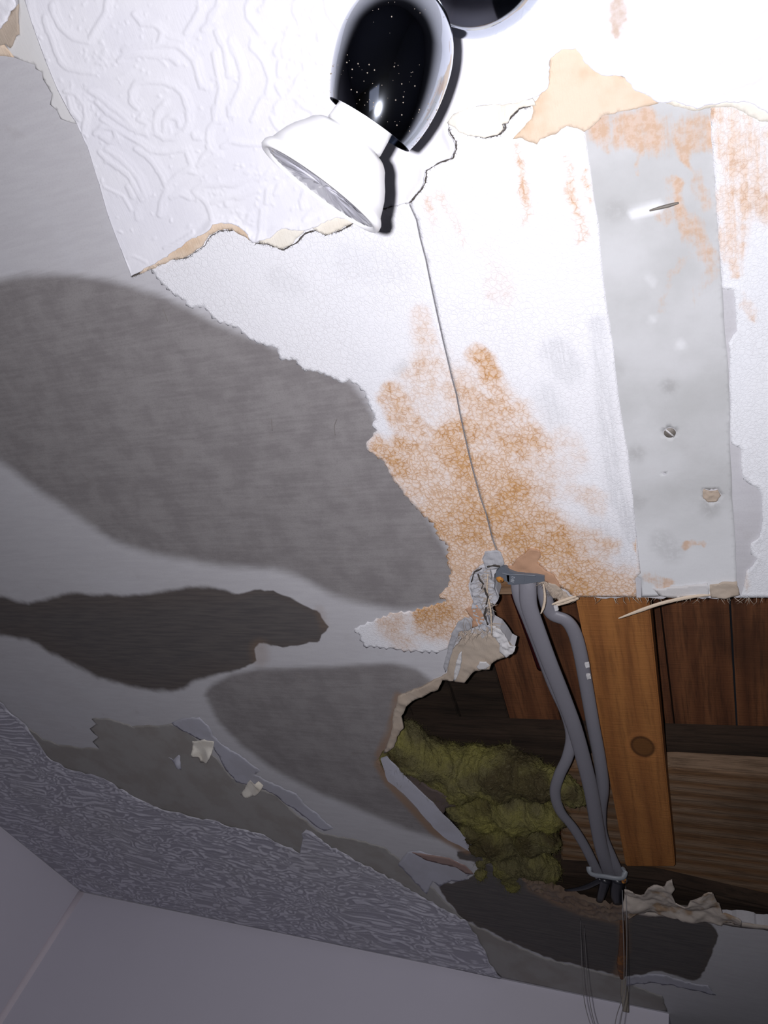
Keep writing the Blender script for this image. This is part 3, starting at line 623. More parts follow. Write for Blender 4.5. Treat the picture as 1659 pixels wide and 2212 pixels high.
B((620, 440), (610, 490), (680, 560), (740, 640), (780, 730), (810, 830), (780, 950), (790, 1010), (730, 1030), (680, 1130), (620, 1260)); B((1080, 10), (1060, 110), (1110, 210), (1130, 290), (1190, 340)); B((1080, 290), (1010, 290), (980, 360), (1060, 340), (1140, 350))
B((980, 400), (940, 480), (960, 600)); B((900, 460), (865, 540), (890, 575)); B((920, 630), (905, 700), (905, 790)); B((1390, 0), (1430, 150), (1510, 260), (1590, 370)); B((1320, 350), (1330, 410), (1440, 380), (1380, 320)); B((1165, 640), (1180, 740), (1120, 800)); B((1250, 630), (1300, 590), (1310, 660), (1390, 655))
B((1100, 830), (1070, 900), (1020, 990), (920, 1060), (865, 1130), (880, 1190)); B((830, 1230), (860, 1310), (940, 1390)); B((1140, 1000), (1200, 1050)); B((1100, 1050), (1170, 1120), (1250, 1160), (1320, 1200)); B((880, 890), (930, 980)); B((30, 640), (50, 800), (90, 910)); B((380, 1120), (390, 1200), (440, 1220)); B((220, 1130), (230, 1280), (300, 1270)); B((1300, 60), (1240, 160), (1270, 230)); B((270, 0), (260, 70), (180, 150), (170, 260), (250, 240)); B((700, 110), (770, 90), (770, 10))
C_ = lambda *p, w=5.5, a=.9: ST.append((cs(p, 4.1475, 300, 200), w, a))
C_((690, 260), (640, 320), (630, 410), (650, 490)); C_((500, 360), (520, 400), (560, 400)); C_((650, 510), (590, 560), (550, 640)); C_((760, 480), (830, 430), (1000, 460), (1110, 460)); C_((700, 830), (820, 800), (950, 780), (1010, 720)); C_((890, 940), (1040, 880), (1100, 820)); C_((1160, 860), (1150, 980)); C_((1110, 1040), (1100, 1180), (1090, 1300)); C_((1500, 870), (1460, 960), (1480, 1030)); C_((1650, 990), (1560, 1050), (1490, 1130)); C_((780, 930), (800, 1000)); C_((1100, 780), (1180, 700)); C_((1000, 1090), (980, 1140)); C_((300, 930), (380, 900), (470, 940)); C_((1270, 820), (1230, 900)); C_((480, 640), (470, 700), (520, 710))
G = lambda *p, w=7, a=1: ST.append((cs(p, 6.405, 1400, 0), w, a))
G((1659, 60), (1560, 140), (1450, 200), (1330, 290), (1230, 330), (1190, 380), (1050, 400), (930, 440), (850, 520), (770, 600)); G((650, 0), (665, 200), (640, 390), w=4, a=.6); G((400, 1010), (500, 940), (600, 910), (670, 830), (780, 850), (890, 820), (910, 770)); G((1010, 780), (1010, 840), (950, 870), w=4); G((570, 1060), (690, 1110), (700, 1160), (770, 1090), (740, 990), (640, 970), w=5)
G((500, 1110), (490, 1180), (440, 1240), w=4); G((1020, 1260), (1150, 1190), (1300, 1140), (1450, 1110), (1540, 1030)); G((1520, 330), (1470, 420), (1360, 470), (1250, 520), (1190, 620), (1220, 710), (1340, 720), (1370, 650)); G((1659, 400), (1560, 450), (1460, 500)); G((1420, 500), (1400, 560), (1340, 590), w=5); G((1360, 770), (1440, 800), (1530, 780), w=5); G((40, 930), (100, 1100), (95, 1200), w=4, a=.6); G((120, 690), (80, 800), (30, 870), w=4, a=.6); G((30, 400), (120, 430), (150, 520), (100, 600), w=5, a=.6)
for i in range(330):
    x, y = rng.uniform(90, 760), rng.uniform(-20, 520); L = rng.uniform(0, 6); a = rng.uniform(0, 6.3)
    ST.append(([(x, y), (x + L * math.cos(a), y + L * math.sin(a))], rng.uniform(2.2, 4.2), rng.uniform(.4, .8)))
for i in range(90):
    x, y = rng.uniform(1280, 1660), rng.uniform(-20, 215); ST.append(([(x, y), (x + rng.uniform(-2, 2), y + 2)], rng.uniform(2.2, 4.5), rng.uniform(.25, .55)))
for cxx, cyy, n in [(660, 35, 26), (640, 120, 24), (655, 200, 26), (230, 130, 40), (320, 265, 30), (520, 470, 20), (460, 410, 30), (180, 220, 14), (560, 380, 24), (700, 230, 24)]:
    for i in range(n):
        x, y = rng.gauss(cxx, 16), rng.gauss(cyy, 16); ST.append(([(x, y), (x + 1, y + 1)], rng.uniform(3, 5), rng.uniform(.4, .8)))
def relief(qx, qy, gain=1.0):
    h = np.zeros(qx.shape); wob = (fbm(qx / 9, qy / 9, 5, 2) - .5) * 3.2
    for pts, w, a in ST:
        w = w * 1.08
        xs = [p[0] for p in pts]; ys = [p[1] for p in pts]
        k = np.where((qx > min(xs) - 14) & (qx < max(xs) + 14) & (qy > min(ys) - 14) & (qy < max(ys) + 14))[0]
        if len(k) == 0: continue
        d = seg_dist(qx[k], qy[k], pts) + wob[k] * (1 if w > 5 else .4)
        h[k] = np.maximum(h[k], a * (1 - smooth(w * .45, w * 1.05, d)))
        if w > 4.5:
            d2 = seg_dist(qx[k] - 5.5, qy[k] + 2.5, pts); h[k] = np.maximum(h[k], .55 * a * (1 - smooth(w * .3, w * 1.8, d2)))
    return h
W1B = [(285, 597), (300, 588), (324, 574), (350, 560), (381, 540), (400, 526), (418, 513), (438, 506), (449, 500), (462, 483), (480, 480), (503, 483), (525, 495), (537, 506), (548, 522), (564, 517), (586, 513), (600, 499), (619, 492), (648, 496), (668, 494), (684, 489), (697, 480), (725, 469), (755, 470), (790, 462), (835, 447), (885, 436), (905, 412), (917, 392), (920, 366), (946, 350), (976, 340), (984, 322), (983, 308), (971, 288), (969, 266), (980, 246), (1030, 229), (1100, 220), (1146, 213), (1166, 205), (1184, 190), (1188, 130), (1214, 106), (1244, 104), (1260, 130), (1300, 162), (1330, 162), (1345, 163), (1372, 196), (1400, 207), (1420, 221), (1460, 219), (1505, 236), (1530, 227), (1560, 222), (1600, 220), (1632, 228), (1659, 246)]
LIFT = [(400, 545), (465, 487), (540, 515), (600, 522), (670, 490), (745, 474), (835, 447), (885, 436), (917, 392), (946, 350), (984, 330), (971, 288)]
W1L = [(56, -120), (54, 0), (72, 55), (98, 130), (125, 195), (152, 246), (165, 265), (190, 320), (215, 400), (235, 470), (262, 540), (283, 590)]
W1 = W1L + jag(W1B, 7, 2.2, 31, False) + [(1850, 262), (1850, -260), (900, -330), (60, -260)]
l1 = edge_lift(W1B[:50], .006, .0010); l2 = edge_lift(LIFT, .006, .0010); l3 = edge_lift(W1L, .0022, .0005)
foldL = [([(1140, -10), (1160, 40), (1175, 75), (1182, 90), (1200, 105)], 5), ([(1045, 35), (1075, 70), (1080, 85)], 4), ([(1060, 35), (1105, 78)], 3), ([(1020, 40), (1010, 75)], 3), ([(1130, 40), (1160, 70), (1178, 90)], 4)]
def w1dz(X, Y):
    qx, qy = PX(X, Y)
    h = .00050 * relief(qx, qy) + l1(X, Y) + l2(X, Y) + l3(X, Y) + .0004 * fbm(X * 40, Y * 40, 3) + .00005 * fbm(X * 900, Y * 500, 2, 2)
    for pts, w in foldL: h += .0006 * (1 - smooth(0, w, seg_dist(qx, qy, pts)))
    return h
def A_st(x, y): return stroke_field(*warp(x, y, 16, 20), [([(1342, 20), (1330, 65)], 30, .85), ([(1332, 55), (1335, 75)], 18, .9), ([(1348, 5)], 16, .7), ([(1130, 68)], 22, .3), ([(1170, 30)], 14, .2)])
w1 = sheet('wallpaper_sheet', MWP, W1, H - .0016, .0008, .00082, dz=w1dz, attrs=dict(stain=A_st))
tag(w1, 'large white embossed wallpaper with raised swirls, still stuck up around the spotlight', 'wallpaper')
tag(sheet('lining_paper', MLIN, [(36, -120), (38, 0), (42, 74), (32, 80), (22, 104), (10, 96), (28, 123)] + jag([(45, 130), (75, 140), (77, 149), (90, 156), (93, 172), (108, 197), (112, 203), (108, 226), (122, 238), (131, 257), (165, 268)], 14, 1.2, 33, False) + [(200, 300), (190, 230), (100, 60), (90, -120)], H - .0009, .0006, .0015),
    'smooth off-white paper strip left of the swirled wallpaper, top left', 'wallpaper')
w0b = sheet('wallpaper_scrap', MWP, jag([(-90, -120), (38, -120), (36, 14), (26, 24), (18, 45), (6, 60), (-20, 75), (-90, 100)], 6, 1.6, 34), H - .0026, .0008, .0012, dz=lambda X, Y: .0028 * fbm(X * 130, Y * 130, 8) , attrs=dict(stain=lambda x, y: 0 * x))
tag(w0b, 'crinkled white wallpaper scrap in the top left corner of the photo', 'wallpaper')
bk = sheet('torn_backing', MTAN, jag([(40, 8), (41, 74), (34, 78), (22, 104), (12, 96), (-10, 100), (-90, 122), (-90, 60), (0, 50), (20, 30)], 8, 1.4, 35), H - .0018, .0006, .0015); bk.parent = w0b
bk2 = sheet('torn_backing', MCREAM, jag([(-90, 100), (8, 96), (18, 108), (30, 124), (0, 121), (-90, 118)], 8, 1, 36), H - .0012, .0006, .0015); bk2.parent = w0b
cp = sheet('torn_backing', MCREAM, jag([(1150, 228), (1185, 180), (1188, 122), (1216, 97), (1250, 97), (1300, 145), (1380, 185), (1430, 212), (1422, 223), (1405, 228), (1360, 238), (1300, 250), (1284, 270), (1262, 285), (1240, 276), (1224, 272), (1200, 290), (1168, 300), (1160, 312), (1128, 298), (1108, 300), (1128, 278), (1148, 256), (1152, 240)], 6, 1.6, 37), H - .0011, .0005, .0016, dz=lambda X, Y: .0006 * fbm(X * 120, Y * 120, 8)); cp.parent = w1
cp['label'] = 'cream backing ply laid bare above the grey plaster strip'
cp2 = sheet('torn_backing', MCREAM2, jag([(1410, 205), (1440, 224), (1500, 240), (1545, 232), (1590, 234), (1640, 262), (1720, 270), (1720, 225), (1500, 205)], 6, 1.6, 38), H - .0012, .0005, .0018); cp2.parent = w1
fd = sheet('folded_flap', MCREAM2, jag([(967, 264), (980, 246), (1010, 232), (1060, 226), (1110, 222), (1150, 212), (1158, 228), (1124, 231), (1106, 248), (1100, 262), (1088, 264), (1090, 276), (1078, 288), (1050, 294), (1024, 290), (1000, 283), (985, 272)], 6, 1.5, 39), H - .0022, .0006, .001,
           dz=lambda X, Y: .004 * (1 - smooth(0, .012, seg_dist(X, Y, [W(a, b) for a, b in [(1106, 250), (1088, 270), (1060, 292), (1000, 283)]]))) + .0008 * fbm(X * 200, Y * 200, 4)); fd.parent = w1
fd['label'] = 'pale curled flap of wallpaper right of the chrome shade'
for i, e in enumerate([[(310, 570), (381, 530), (418, 503), (449, 490), (462, 473), (503, 473), (537, 496), (556, 520), (545, 522), (527, 510), (503, 496), (473, 497), (452, 508), (439, 530), (422, 541), (402, 555), (368, 562), (329, 581), (300, 592)],
                       [(560, 508), (586, 503), (600, 489), (619, 482), (660, 488), (655, 503), (634, 525), (612, 538), (595, 534), (576, 526), (562, 526)],
                       [(672, 490), (690, 474), (725, 460), (758, 462), (762, 482), (735, 497), (703, 507), (684, 498)]]):
    q_ = sheet('torn_backing', MCREAM2 if i else MCREAM, jag(e, 6, 1.8, 40 + i), H - .0013, .0005, .0015, dz=lambda X, Y: .0005 * fbm(X * 200, Y * 200, 4)); q_.parent = w1
    q_['label'] = 'torn cream ply along the lower edge'

W2 = [(-120, 1380), (0, 1516), (12, 1530), (38, 1552), (60, 1572), (78, 1600), (92, 1620), (110, 1641), (150, 1662), (195, 1672), (240, 1690), (290, 1722), (330, 1742), (400, 1760), (480, 1780), (560, 1800), (600, 1822), (630, 1832), (648, 1843), (652, 1800), (660, 1793), (672, 1797), (700, 1820), (760, 1855), (830, 1890), (900, 1930), (960, 1965), (1010, 1992), (1030, 2020), (1060, 2085), (1083, 2113)]
def low_edge(x0, x1, n=8): return [(x0 + (x1 - x0) * i / n, 1924.5 + .2075 * (x0 + (x1 - x0) * i / n - 175)) for i in range(n + 1)]
LWALL = [(175, 1925), (0, 1783.5), (-120, 1687)]
def ridgef(X, Y):
    wx = fbm(X * 16, Y * 16, 11, 3); wy = fbm(X * 16 + 40, Y * 16, 12, 3)
    u = X * 34 + 3.0 * wx; v = Y * 120 + 3.0 * wy
    f = fbm(u, v, 21, 2) * 5.0
    t = np.abs((f % 1.0) - .5) * 2
    return smooth(.35, .85, t)
w2 = sheet('wallpaper_sheet', MLOW, jag(W2, 9, 2, 45, False) + low_edge(1080, 175)[0:] + LWALL[1:], H - .0014, .0008, .0011,
           dz=lambda X, Y: .00075 * ridgef(X, Y) + edge_lift(W2[1:], .004, .0008)(X, Y), attrs=dict(ridge=lambda qx, qy: _rid(qx, qy))) if False else None
def px2xy(qx, qy, z=H):
    r = np.stack([(qx - CX) / FPX, (CY - qy) / FPX, np.ones_like(qx)], 0); w_ = RM @ r; s = (z - CZ) / w_[2]
    return w_[0] * s, w_[1] * s
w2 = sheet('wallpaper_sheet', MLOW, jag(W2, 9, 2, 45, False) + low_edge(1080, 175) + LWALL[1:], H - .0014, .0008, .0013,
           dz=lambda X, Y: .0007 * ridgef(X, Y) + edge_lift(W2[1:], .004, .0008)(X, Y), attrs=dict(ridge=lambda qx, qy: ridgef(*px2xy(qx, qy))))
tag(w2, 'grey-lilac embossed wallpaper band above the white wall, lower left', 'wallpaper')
T2 = [(-60, 1480), (10, 1532), (45, 1565), (80, 1585), (92, 1598), (120, 1607), (165, 1615), (215, 1619), (200, 1602), (213, 1592), (194, 1574), (208, 1564), (198, 1553), (225, 1552), (250, 1558), (285, 1570), (330, 1568), (370, 1563), (420, 1590), (470, 1640), (500, 1680), (560, 1705), (600, 1720), (640, 1760), (700, 1802), (760, 1812), (830, 1830), (868, 1862), (900, 1890), (950, 1935), (1000, 1985), (1060, 2018), (1120, 2048), (1200, 2078), (1300, 2103), (1340, 2112), (1380, 2135), (1430, 2152), (1442, 2186)]
t2 = sheet('torn_backing', MBACK, jag(T2, 9, 1.8, 46, False) + [(1400, 2178), (1083, 2112), (1000, 2040), (800, 1920), (640, 1860), (480, 1800), (240, 1710), (100, 1660), (0, 1560)], H - .0006, .0006, .003, dz=edge_lift(T2[:28], .003, .0003)); t2.parent = w2
t2['label'] = 'brown-grey backing paper laid bare above the embossed band'
L2 = [(370, 1562), (395, 1552), (430, 1550), (450, 1568), (460, 1590), (478, 1608), (530, 1640), (562, 1665), (548, 1674), (600, 1697), (640, 1715), (655, 1735), (690, 1762), (720, 1790), (700, 1795), (640, 1752), (600, 1722), (560, 1702), (510, 1690), (480, 1650), (462, 1615), (430, 1598), (395, 1580)]
l_ = sheet('paint_remnant', MLIL, jag(L2, 7, 1.6, 47), H - .0012, .0005, .003); l_.parent = w2
L3 = [(880, 1842), (910, 1840), (935, 1848), (970, 1856), (1000, 1868), (1022, 1888), (1008, 1894), (1013, 1899), (990, 1904), (975, 1903), (962, 1908), (950, 1916), (935, 1905), (922, 1932), (900, 1910), (860, 1868)]
l3_ = sheet('paint_remnant', MLIL, jag(L3, 6, 1.4, 48), H - .0014, .0006, .003); l3_.parent = w2
l3b = sheet('paint_remnant', m_paper('pinkish_paper', (.30, .20, .18), (.34, .25, .22)), jag([(890, 1842), (935, 1848), (975, 1856), (1003, 1869), (1023, 1889), (1006, 1888), (985, 1874), (950, 1866), (915, 1856)], 6, 1, 49), H - .0019, .0005, .003); l3b.parent = w2
# two cream curls and one small lilac one
for pts, lab, mt in [([(415, 1602), (440, 1598), (462, 1603), (460, 1622), (452, 1640), (436, 1640), (420, 1628), (418, 1615)], 'larger cream paper curl on the brown backing, upper one', MCREAM2),
                     ([(519, 1717), (530, 1700), (540, 1686), (560, 1684), (571, 1693), (556, 1710), (540, 1715)], 'pointed cream paper curl on the brown backing, lower one', MCREAM2),
                     ([(364, 1637), (375, 1640), (386, 1631), (391, 1640), (396, 1655), (384, 1650)], 'tiny lilac paper curl left of the cream ones', MLIL)]:
    e_ = pts[2:6]
    tag(sheet('paper_curl', mt, jag(pts, 5, 1.2, len(lab)), H - .003, .0006, .0022, dz=edge_lift(pts[3:], .012, .006)), lab, 'paper scrap')

# crack edges: torn paper fuzz along the wallpaper rim (dark frayed line)
def fuzz(name, path, n, L, seed, parent, z, mat, spread=3.0, r=.00016, updown=.5, lab=None):
    R = random.Random(seed); V = []; F = []
    seg = [(path[i], path[i + 1]) for i in range(len(path) - 1)]
    ln = [math.hypot(b[0] - a[0], b[1] - a[1]) for a, b in seg]; tot = sum(ln)
    for i in range(n):
        t = R.uniform(0, tot); k = 0
        while k < len(ln) - 1 and t > ln[k]: t -= ln[k]; k += 1
        a, b = seg[k]; u = t / ln[k]; x = a[0] + (b[0] - a[0]) * u; y = a[1] + (b[1] - a[1]) * u
        ang = math.atan2(b[1] - a[1], b[0] - a[0]) + math.pi / 2 + R.uniform(-.9, .9)
        if R.random() < updown: ang += math.pi
        l = R.uniform(.3, 1) * L; p0 = W3(x + R.uniform(-1, 1) * spread * .3, y, z); p1 = W3(x + l * .5 * math.cos(ang), y + l * .5 * math.sin(ang), z - R.uniform(0, .0008)); p2 = W3(x + l * math.cos(ang + R.uniform(-.5, .5)), y + l * math.sin(ang), z - R.uniform(-.0004, .0016))
        for q0, q1, r0, r1 in ((p0, p1, r, r * .8), (p1, p2, r * .8, r * .15)):
            tn = (q1 - q0).normalized(); sd = tn.cross(Vector((0, 0, 1))).normalized(); up_ = sd.cross(tn); s = len(V)
            for q_, rr in ((q0, r0), (q1, r1)):
                for j in range(3):
                    an = 2.094 * j; V.append(tuple(q_ + (sd * math.cos(an) + up_ * math.sin(an)) * rr))
            for j in range(3): F.append((s + j, s + (j + 1) % 3, s + 3 + (j + 1) % 3, s + 3 + j))
    me = bpy.data.meshes.new(name); me.from_pydata(V, [], F); me.update()
    o = link(name, me, mat, parent); o['kind'] = 'stuff'
    return o
fuzz('frayed_fibres', [(1100, 262), (1088, 268), (1090, 278), (1078, 290), (1050, 294), (1010, 288), (985, 274)], 160, 7, 2, w1, H - .0022, MBLOB, r=.00012)
fuzz('paper_fibres', [(1250, 1290), (1659, 1291)], 46, 22, 3, ceil, H + .001, MFIB, updown=.0, r=.00022)
fuzz('paper_fibres', [(990, 1366), (1050, 1356), (1062, 1345)], 70, 36, 4, ceil, H - .003, MFIB, updown=.05, r=.0003)
fuzz('paper_fibres', [(1045, 1235), (1050, 1290), (1056, 1330)], 90, 24, 5, ceil, H - .004, MFIB, r=.00025)
fuzz('paper_fibres', [(1168, 1252), (1215, 1285)], 90, 22, 6, ceil, H - .001, MFIB, updown=.1, r=.00022)

# dark strips laid along the torn rim, gap shadow painted as colour
def ribbon(path, w):
    a = []; b = []
    for i, (x, y) in enumerate(path):
        x0, y0 = path[max(i - 1, 0)]; x1, y1 = path[min(i + 1, len(path) - 1)]; L = math.hypot(x1 - x0, y1 - y0) + 1e-9
        nx, ny = -(y1 - y0) / L, (x1 - x0) / L; k = w * (.35 + .65 * math.sin(math.pi * (i + .5) / len(path)) ** .5)
        a.append((x + nx * k, y + ny * k)); b.append((x - nx * k, y - ny * k))
    return a + b[::-1]
MGAPSHADE = m_simple('painted_gap_shade', (.075, .065, .058), .95, spec=.05)  # shade of open gaps put into a dark material
RIMS = [([(284, 598), (300, 591), (326, 578), (345, 571)], 3.0), ([(552, 526), (576, 527), (612, 540), (640, 525), (660, 504), (684, 497), (703, 508), (737, 498), (762, 483), (792, 465)], 2.4),
        ([(826, 452), (846, 446), (872, 437), (887, 437), (907, 413), (919, 394), (922, 367), (948, 352), (978, 342), (986, 322), (985, 307), (973, 289), (970, 275)], 2.6),
        ([(1024, 293), (1052, 297), (1080, 290), (1092, 277), (1090, 266), (1108, 250), (1122, 235), (1146, 230)], 2.6), ([(375, 561), (405, 557), (424, 543), (441, 532), (455, 510), (474, 499), (503, 498)], 1.2)]
for p_, w_ in RIMS:
    rb = sheet('gap_shade_strip', MGAPSHADE, jag(ribbon(p_, w_ * .62), 3.5, 1.0, int(p_[0][0])), H - .0012, .0004, .001); rb.parent = w1
    fuzz('frayed_fibres', p_, int(len(p_) * 15), 6.5, int(p_[0][1]), w1, H - .0014, MBLOB, r=.0001)

for p_, w_ in [([(1032, 1240), (1036, 1252), (1044, 1262), (1040, 1272)], 1.6), ([(1046, 1270), (1054, 1290), (1050, 1306)], 2.0), ([(1052, 1225), (1066, 1222), (1080, 1224)], 1.8), ([(1050, 1312), (1046, 1330), (1054, 1350)], 1.8), ([(1018, 1258), (1024, 1236), (1040, 1228)], 1.3)]:  # dark slivers over the crumbled plaster, shade of its gaps painted in
    o_ = sheet('gap_shade_sliver', MGAPSHADE, jag(ribbon(p_, w_), 3.5, 1.0, int(p_[0][0])), H - .0066, .0004, .001, parent=ceil)
for p_ in [[(352, 668), (358, 682), (362, 694)], [(728, 905), (722, 922), (724, 940)], [(586, 905), (588, 930)]]:
    tube('hair', [W3(a_, b_, H - .0006) for a_, b_ in p_], [.00022] * len(p_), MBLOB, ceil, 1, None, 6)

# splinters on the cut edge
def splinter(pts, r, lab, z0=H - .001, z1=H - .004):
    n = len(pts); P = [W3(a, b, z0 + (z1 - z0) * i / (n - 1)) for i, (a, b) in enumerate(pts)]
    o = tube('splinter', P, [r * k for k in ([.55] + [1] * (n - 2) + [.35])], MSPL, None, .5, None, 6)
    tag(o, lab, 'splinter')
splinter([(1545, 1284), (1490, 1290), (1430, 1303), (1385, 1318), (1336, 1336)], .0015, 'longest pale splinter sticking out across the batten edge', H - .0005, H - .006)
splinter([(1245, 1288), (1215, 1298), (1192, 1306)], .0016, 'short pale splinter just right of the cables, upper one')
splinter([(1250, 1292), (1225, 1300), (1197, 1310)], .0018, 'short pale splinter just right of the cables, lower one', H, H - .003)
splinter([(1174, 1262), (1177, 1290), (1174, 1312), (1168, 1326)], .0010, 'thin curved pale fibre hanging over the cables', H - .006, H - .010)
splinter([(1054, 1240), (1052, 1280), (1060, 1320), (1062, 1372)], .0007, 'thin fibre strand over the crumbled plaster', H - .005, H - .007)
for i, (x, y) in enumerate([(1201, 1314), (1268, 1437), (1271, 1462)]):
    tag(sheet('plaster_crumb', MPALE, jag([(x - 5, y - 4), (x + 4, y - 5), (x + 6, y + 3), (x - 2, y + 6)], 4, 1, i + 60), H - .004 + .0005 * i, .0016, .001, dz=crumple(.001, 300, i)),
        ['pale plaster crumb beside the lower short splinter', 'pale crumb stuck on the right cable, upper one', 'pale crumb stuck on the right cable, lower one'][i], 'plaster crumb')

# ------------------------------------------------------------------ screws in the plaster strip
def screw(px, py, r, mat, lab, parent, ang, z=H):
    p = W3(px, py, z)
    prof = [(0.0015, 0), (0.0015, r * .2)] if False else None
    V = []; F = []; seg = 24
    bm = bmesh.new()
    bmesh.ops.create_cone(bm, cap_ends=True, segments=seg, radius1=r, radius2=r * .85, depth=.0012)
    bmesh.ops.bevel(bm, geom=[e for e in bm.edges], offset=.0001, segments=1, affect='EDGES')
    me = bpy.data.meshes.new('screw_head'); bm.to_mesh(me); bm.free()
    o = link('screw_head', me, mat, parent); o.location = p - (parent.location if parent and parent.type == 'EMPTY' else Vector())
    o['label'] = lab
    bm = bmesh.new(); bmesh.ops.create_cube(bm, size=1); bmesh.ops.scale(bm, vec=(r * 2.05, r * .28, .0006), verts=bm.verts)
    me = bpy.data.meshes.new('slot'); bm.to_mesh(me); bm.free()
    s_ = link('slot', me, MPALE, o); s_.location = (0, 0, -.0008); s_.rotation_euler = (0, 0, ang)
    return o
MSTEEL = m_simple('dull_screw_steel', (.20, .18, .16), .55, .2, .3, 600)
screw(1447, 934, .0032, MSTEEL, 'round slotted screw head half filled with paint', ceil, 0.9)
hb = sheet('plaster_pit', MTAN, jag([(1520, 1056), (1534, 1060), (1550, 1057), (1557, 1070), (1547, 1083), (1530, 1084), (1518, 1075)], 5, 1.5, 5), H - .0001, .0008, .0009, parent=ceil, dz=crumple(.0012, 300, 4)); hb['label'] = 'ragged brown pit around a sunken fixing'
nl = tube('nail', [W3(1403, 455, H - .0008), W3(1425, 449, H - .001), W3(1445, 444, H - .001), W3(1466, 438, H - .0006)], [.0004, .0008, .0009, .0005], MSTEEL, ceil, 1, None, 8); nl['label'] = 'thin rusty nail lying flush in the plaster strip'

# ------------------------------------------------------------------ timbers above the ceiling
def tp(pts, z): return [W(a, b, z) for a, b in pts]
zb = H + .0125
bt = box('batten', tp([(1236, 1255), (1398, 1255), (1459, 1872), (1352, 1872)], zb), zb, zb + .0165, None, None, .001)
kx, ky = W(1388, 1613, zb)
MWOODK = m_wood('orange_batten_wood_knotted', (.36, .15, .045), (.28, .11, .034), (.13, .05, .018), 1.0, -.02, .7, (kx, ky, .0085), .5)
bt.data.materials.append(MWOODK); tag(bt, 'orange-brown timber batten with an oval knot, right of the cables', 'timber batten')
ng = box('noggin', tp([(1000, 1120), (1900, 1120), (1900, 1284), (1235, 1284), (1060, 1286), (1000, 1286)], H + .0107), H + .0107, H + .05, MJOI, None, .001)
ng = tag(ng, 'rough timber noggin hidden behind the board edge at the cable clip', 'timber noggin')
# sarking boards far above
zr = H + .075
xs_ = [(1010, 1110), (1110, 1228), (1228, 1440), (1440, 1560), (1560, 1760)]
def xat(px, py, z): return W(px, py, z)
roofg = empty('roof_boarding', (W(1200, 1450, zr)[0], W(1200, 1450, zr)[1], zr)); tag(roofg, 'dark brown boarding deep inside the hole, behind cables and batten', 'roof boards')
xL = W(780, 1500, zr)[0]; xR = W(1900, 1500, zr)[0]; nb = 9; ya = W(1300, 1120, zr)[1]; yb2 = W(1300, 1760, zr)[1]
for i in range(nb):
    x0 = xL + (xR - xL) * i / nb; x1 = xL + (xR - xL) * (i + 1) / nb - .0015
    box('roof_board', [(x0, ya - .1), (x1, ya - .1), (x1, yb2 + .35), (x0, yb2 + .35)], zr + rng.uniform(0, .004), zr + .018, MROOF if (x0 + x1) / 2 > W(1030, 1500, zr)[0] else MSHADEW, roofg, .0008)  # leftmost boards near-black: shadow under the rim painted in
# big joist running along the wall
zj = H + .030
jo = box('joist', tp([(1212, 1662), (1459, 1660), (1900, 1690), (1900, 1985), (1659, 1942), (1459, 1900), (1212, 1872)], zj), zj, zj + .018, MJOI, None, .0015)
tag(jo, 'weathered timber joist across the hole behind the batten foot', 'joist')
jd = box('joist', tp([(700, 1572), (1459, 1604), (1900, 1622), (1900, 1820), (1459, 1800), (700, 1780)], zj + .022), zj + .022, zj + .044, MSHADEW, None, .002)  # shadowed band put into this timber's colour
tag(jd, 'timber with cavity shade in its colour, running just above the weathered joist', 'joist')
wp = box('wall_plate', tp([(1080, 1880), (1300, 1890), (1420, 1905), (1659, 1962), (1900, 2010), (1900, 2120), (1080, 2040)], H + .016), H + .016, H + .05, MSHADEW, None, .002)
tag(wp, 'dark timber wall plate behind the lower rim of the hole', 'wall plate')

# ------------------------------------------------------------------ insulation
def blob(name, pts, mat, seed, lab):
    """Lumpy wool body: union of soft balls remeshed, then roughened."""
    bm = bmesh.new()
    for (px, py, z, r) in pts:
        mm = Matrix.Translation(W3(px, py, z)); bmesh.ops.create_icosphere(bm, subdivisions=3, radius=r, matrix=mm)
    me = bpy.data.meshes.new(name); bm.to_mesh(me); bm.free()
    o = link(name, me, mat)
    md = o.modifiers.new('r', 'REMESH'); md.mode = 'VOXEL'; md.voxel_size = .0014
    ms = o.modifiers.new('s', 'SMOOTH'); ms.factor = .6; ms.iterations = 22
    dg = bpy.context.evaluated_depsgraph_get(); me2 = bpy.data.meshes.new_from_object(o.evaluated_get(dg)); o.modifiers.clear(); o.data = me2
    n = len(me2.vertices); co = np.zeros(n * 3); me2.vertices.foreach_get('co', co); co = co.reshape(-1, 3)
    no = np.zeros(n * 3); me2.vertices.foreach_get('normal', no); no = no.reshape(-1, 3)
    a = fbm(co[:, 0] * 55 + co[:, 2] * 40, co[:, 1] * 55, seed, 3) - .5; b = fbm(co[:, 0] * 260, co[:, 1] * 260 + co[:, 2] * 200, seed + 4, 3) - .5
    c_ = fbm(co[:, 0] * 700, co[:, 1] * 700 + co[:, 2] * 600, seed + 9, 2) - .5
    co += no * (a * .012 + b * .0035 + c_ * .003)[:, None]
    me2.vertices.foreach_set('co', co.ravel()); me2.update(); me2.polygons.foreach_set('use_smooth', [True] * len(me2.polygons))
    if not me2.materials: me2.materials.append(mat)
    return tag(o, lab, 'insulation')
IN = []
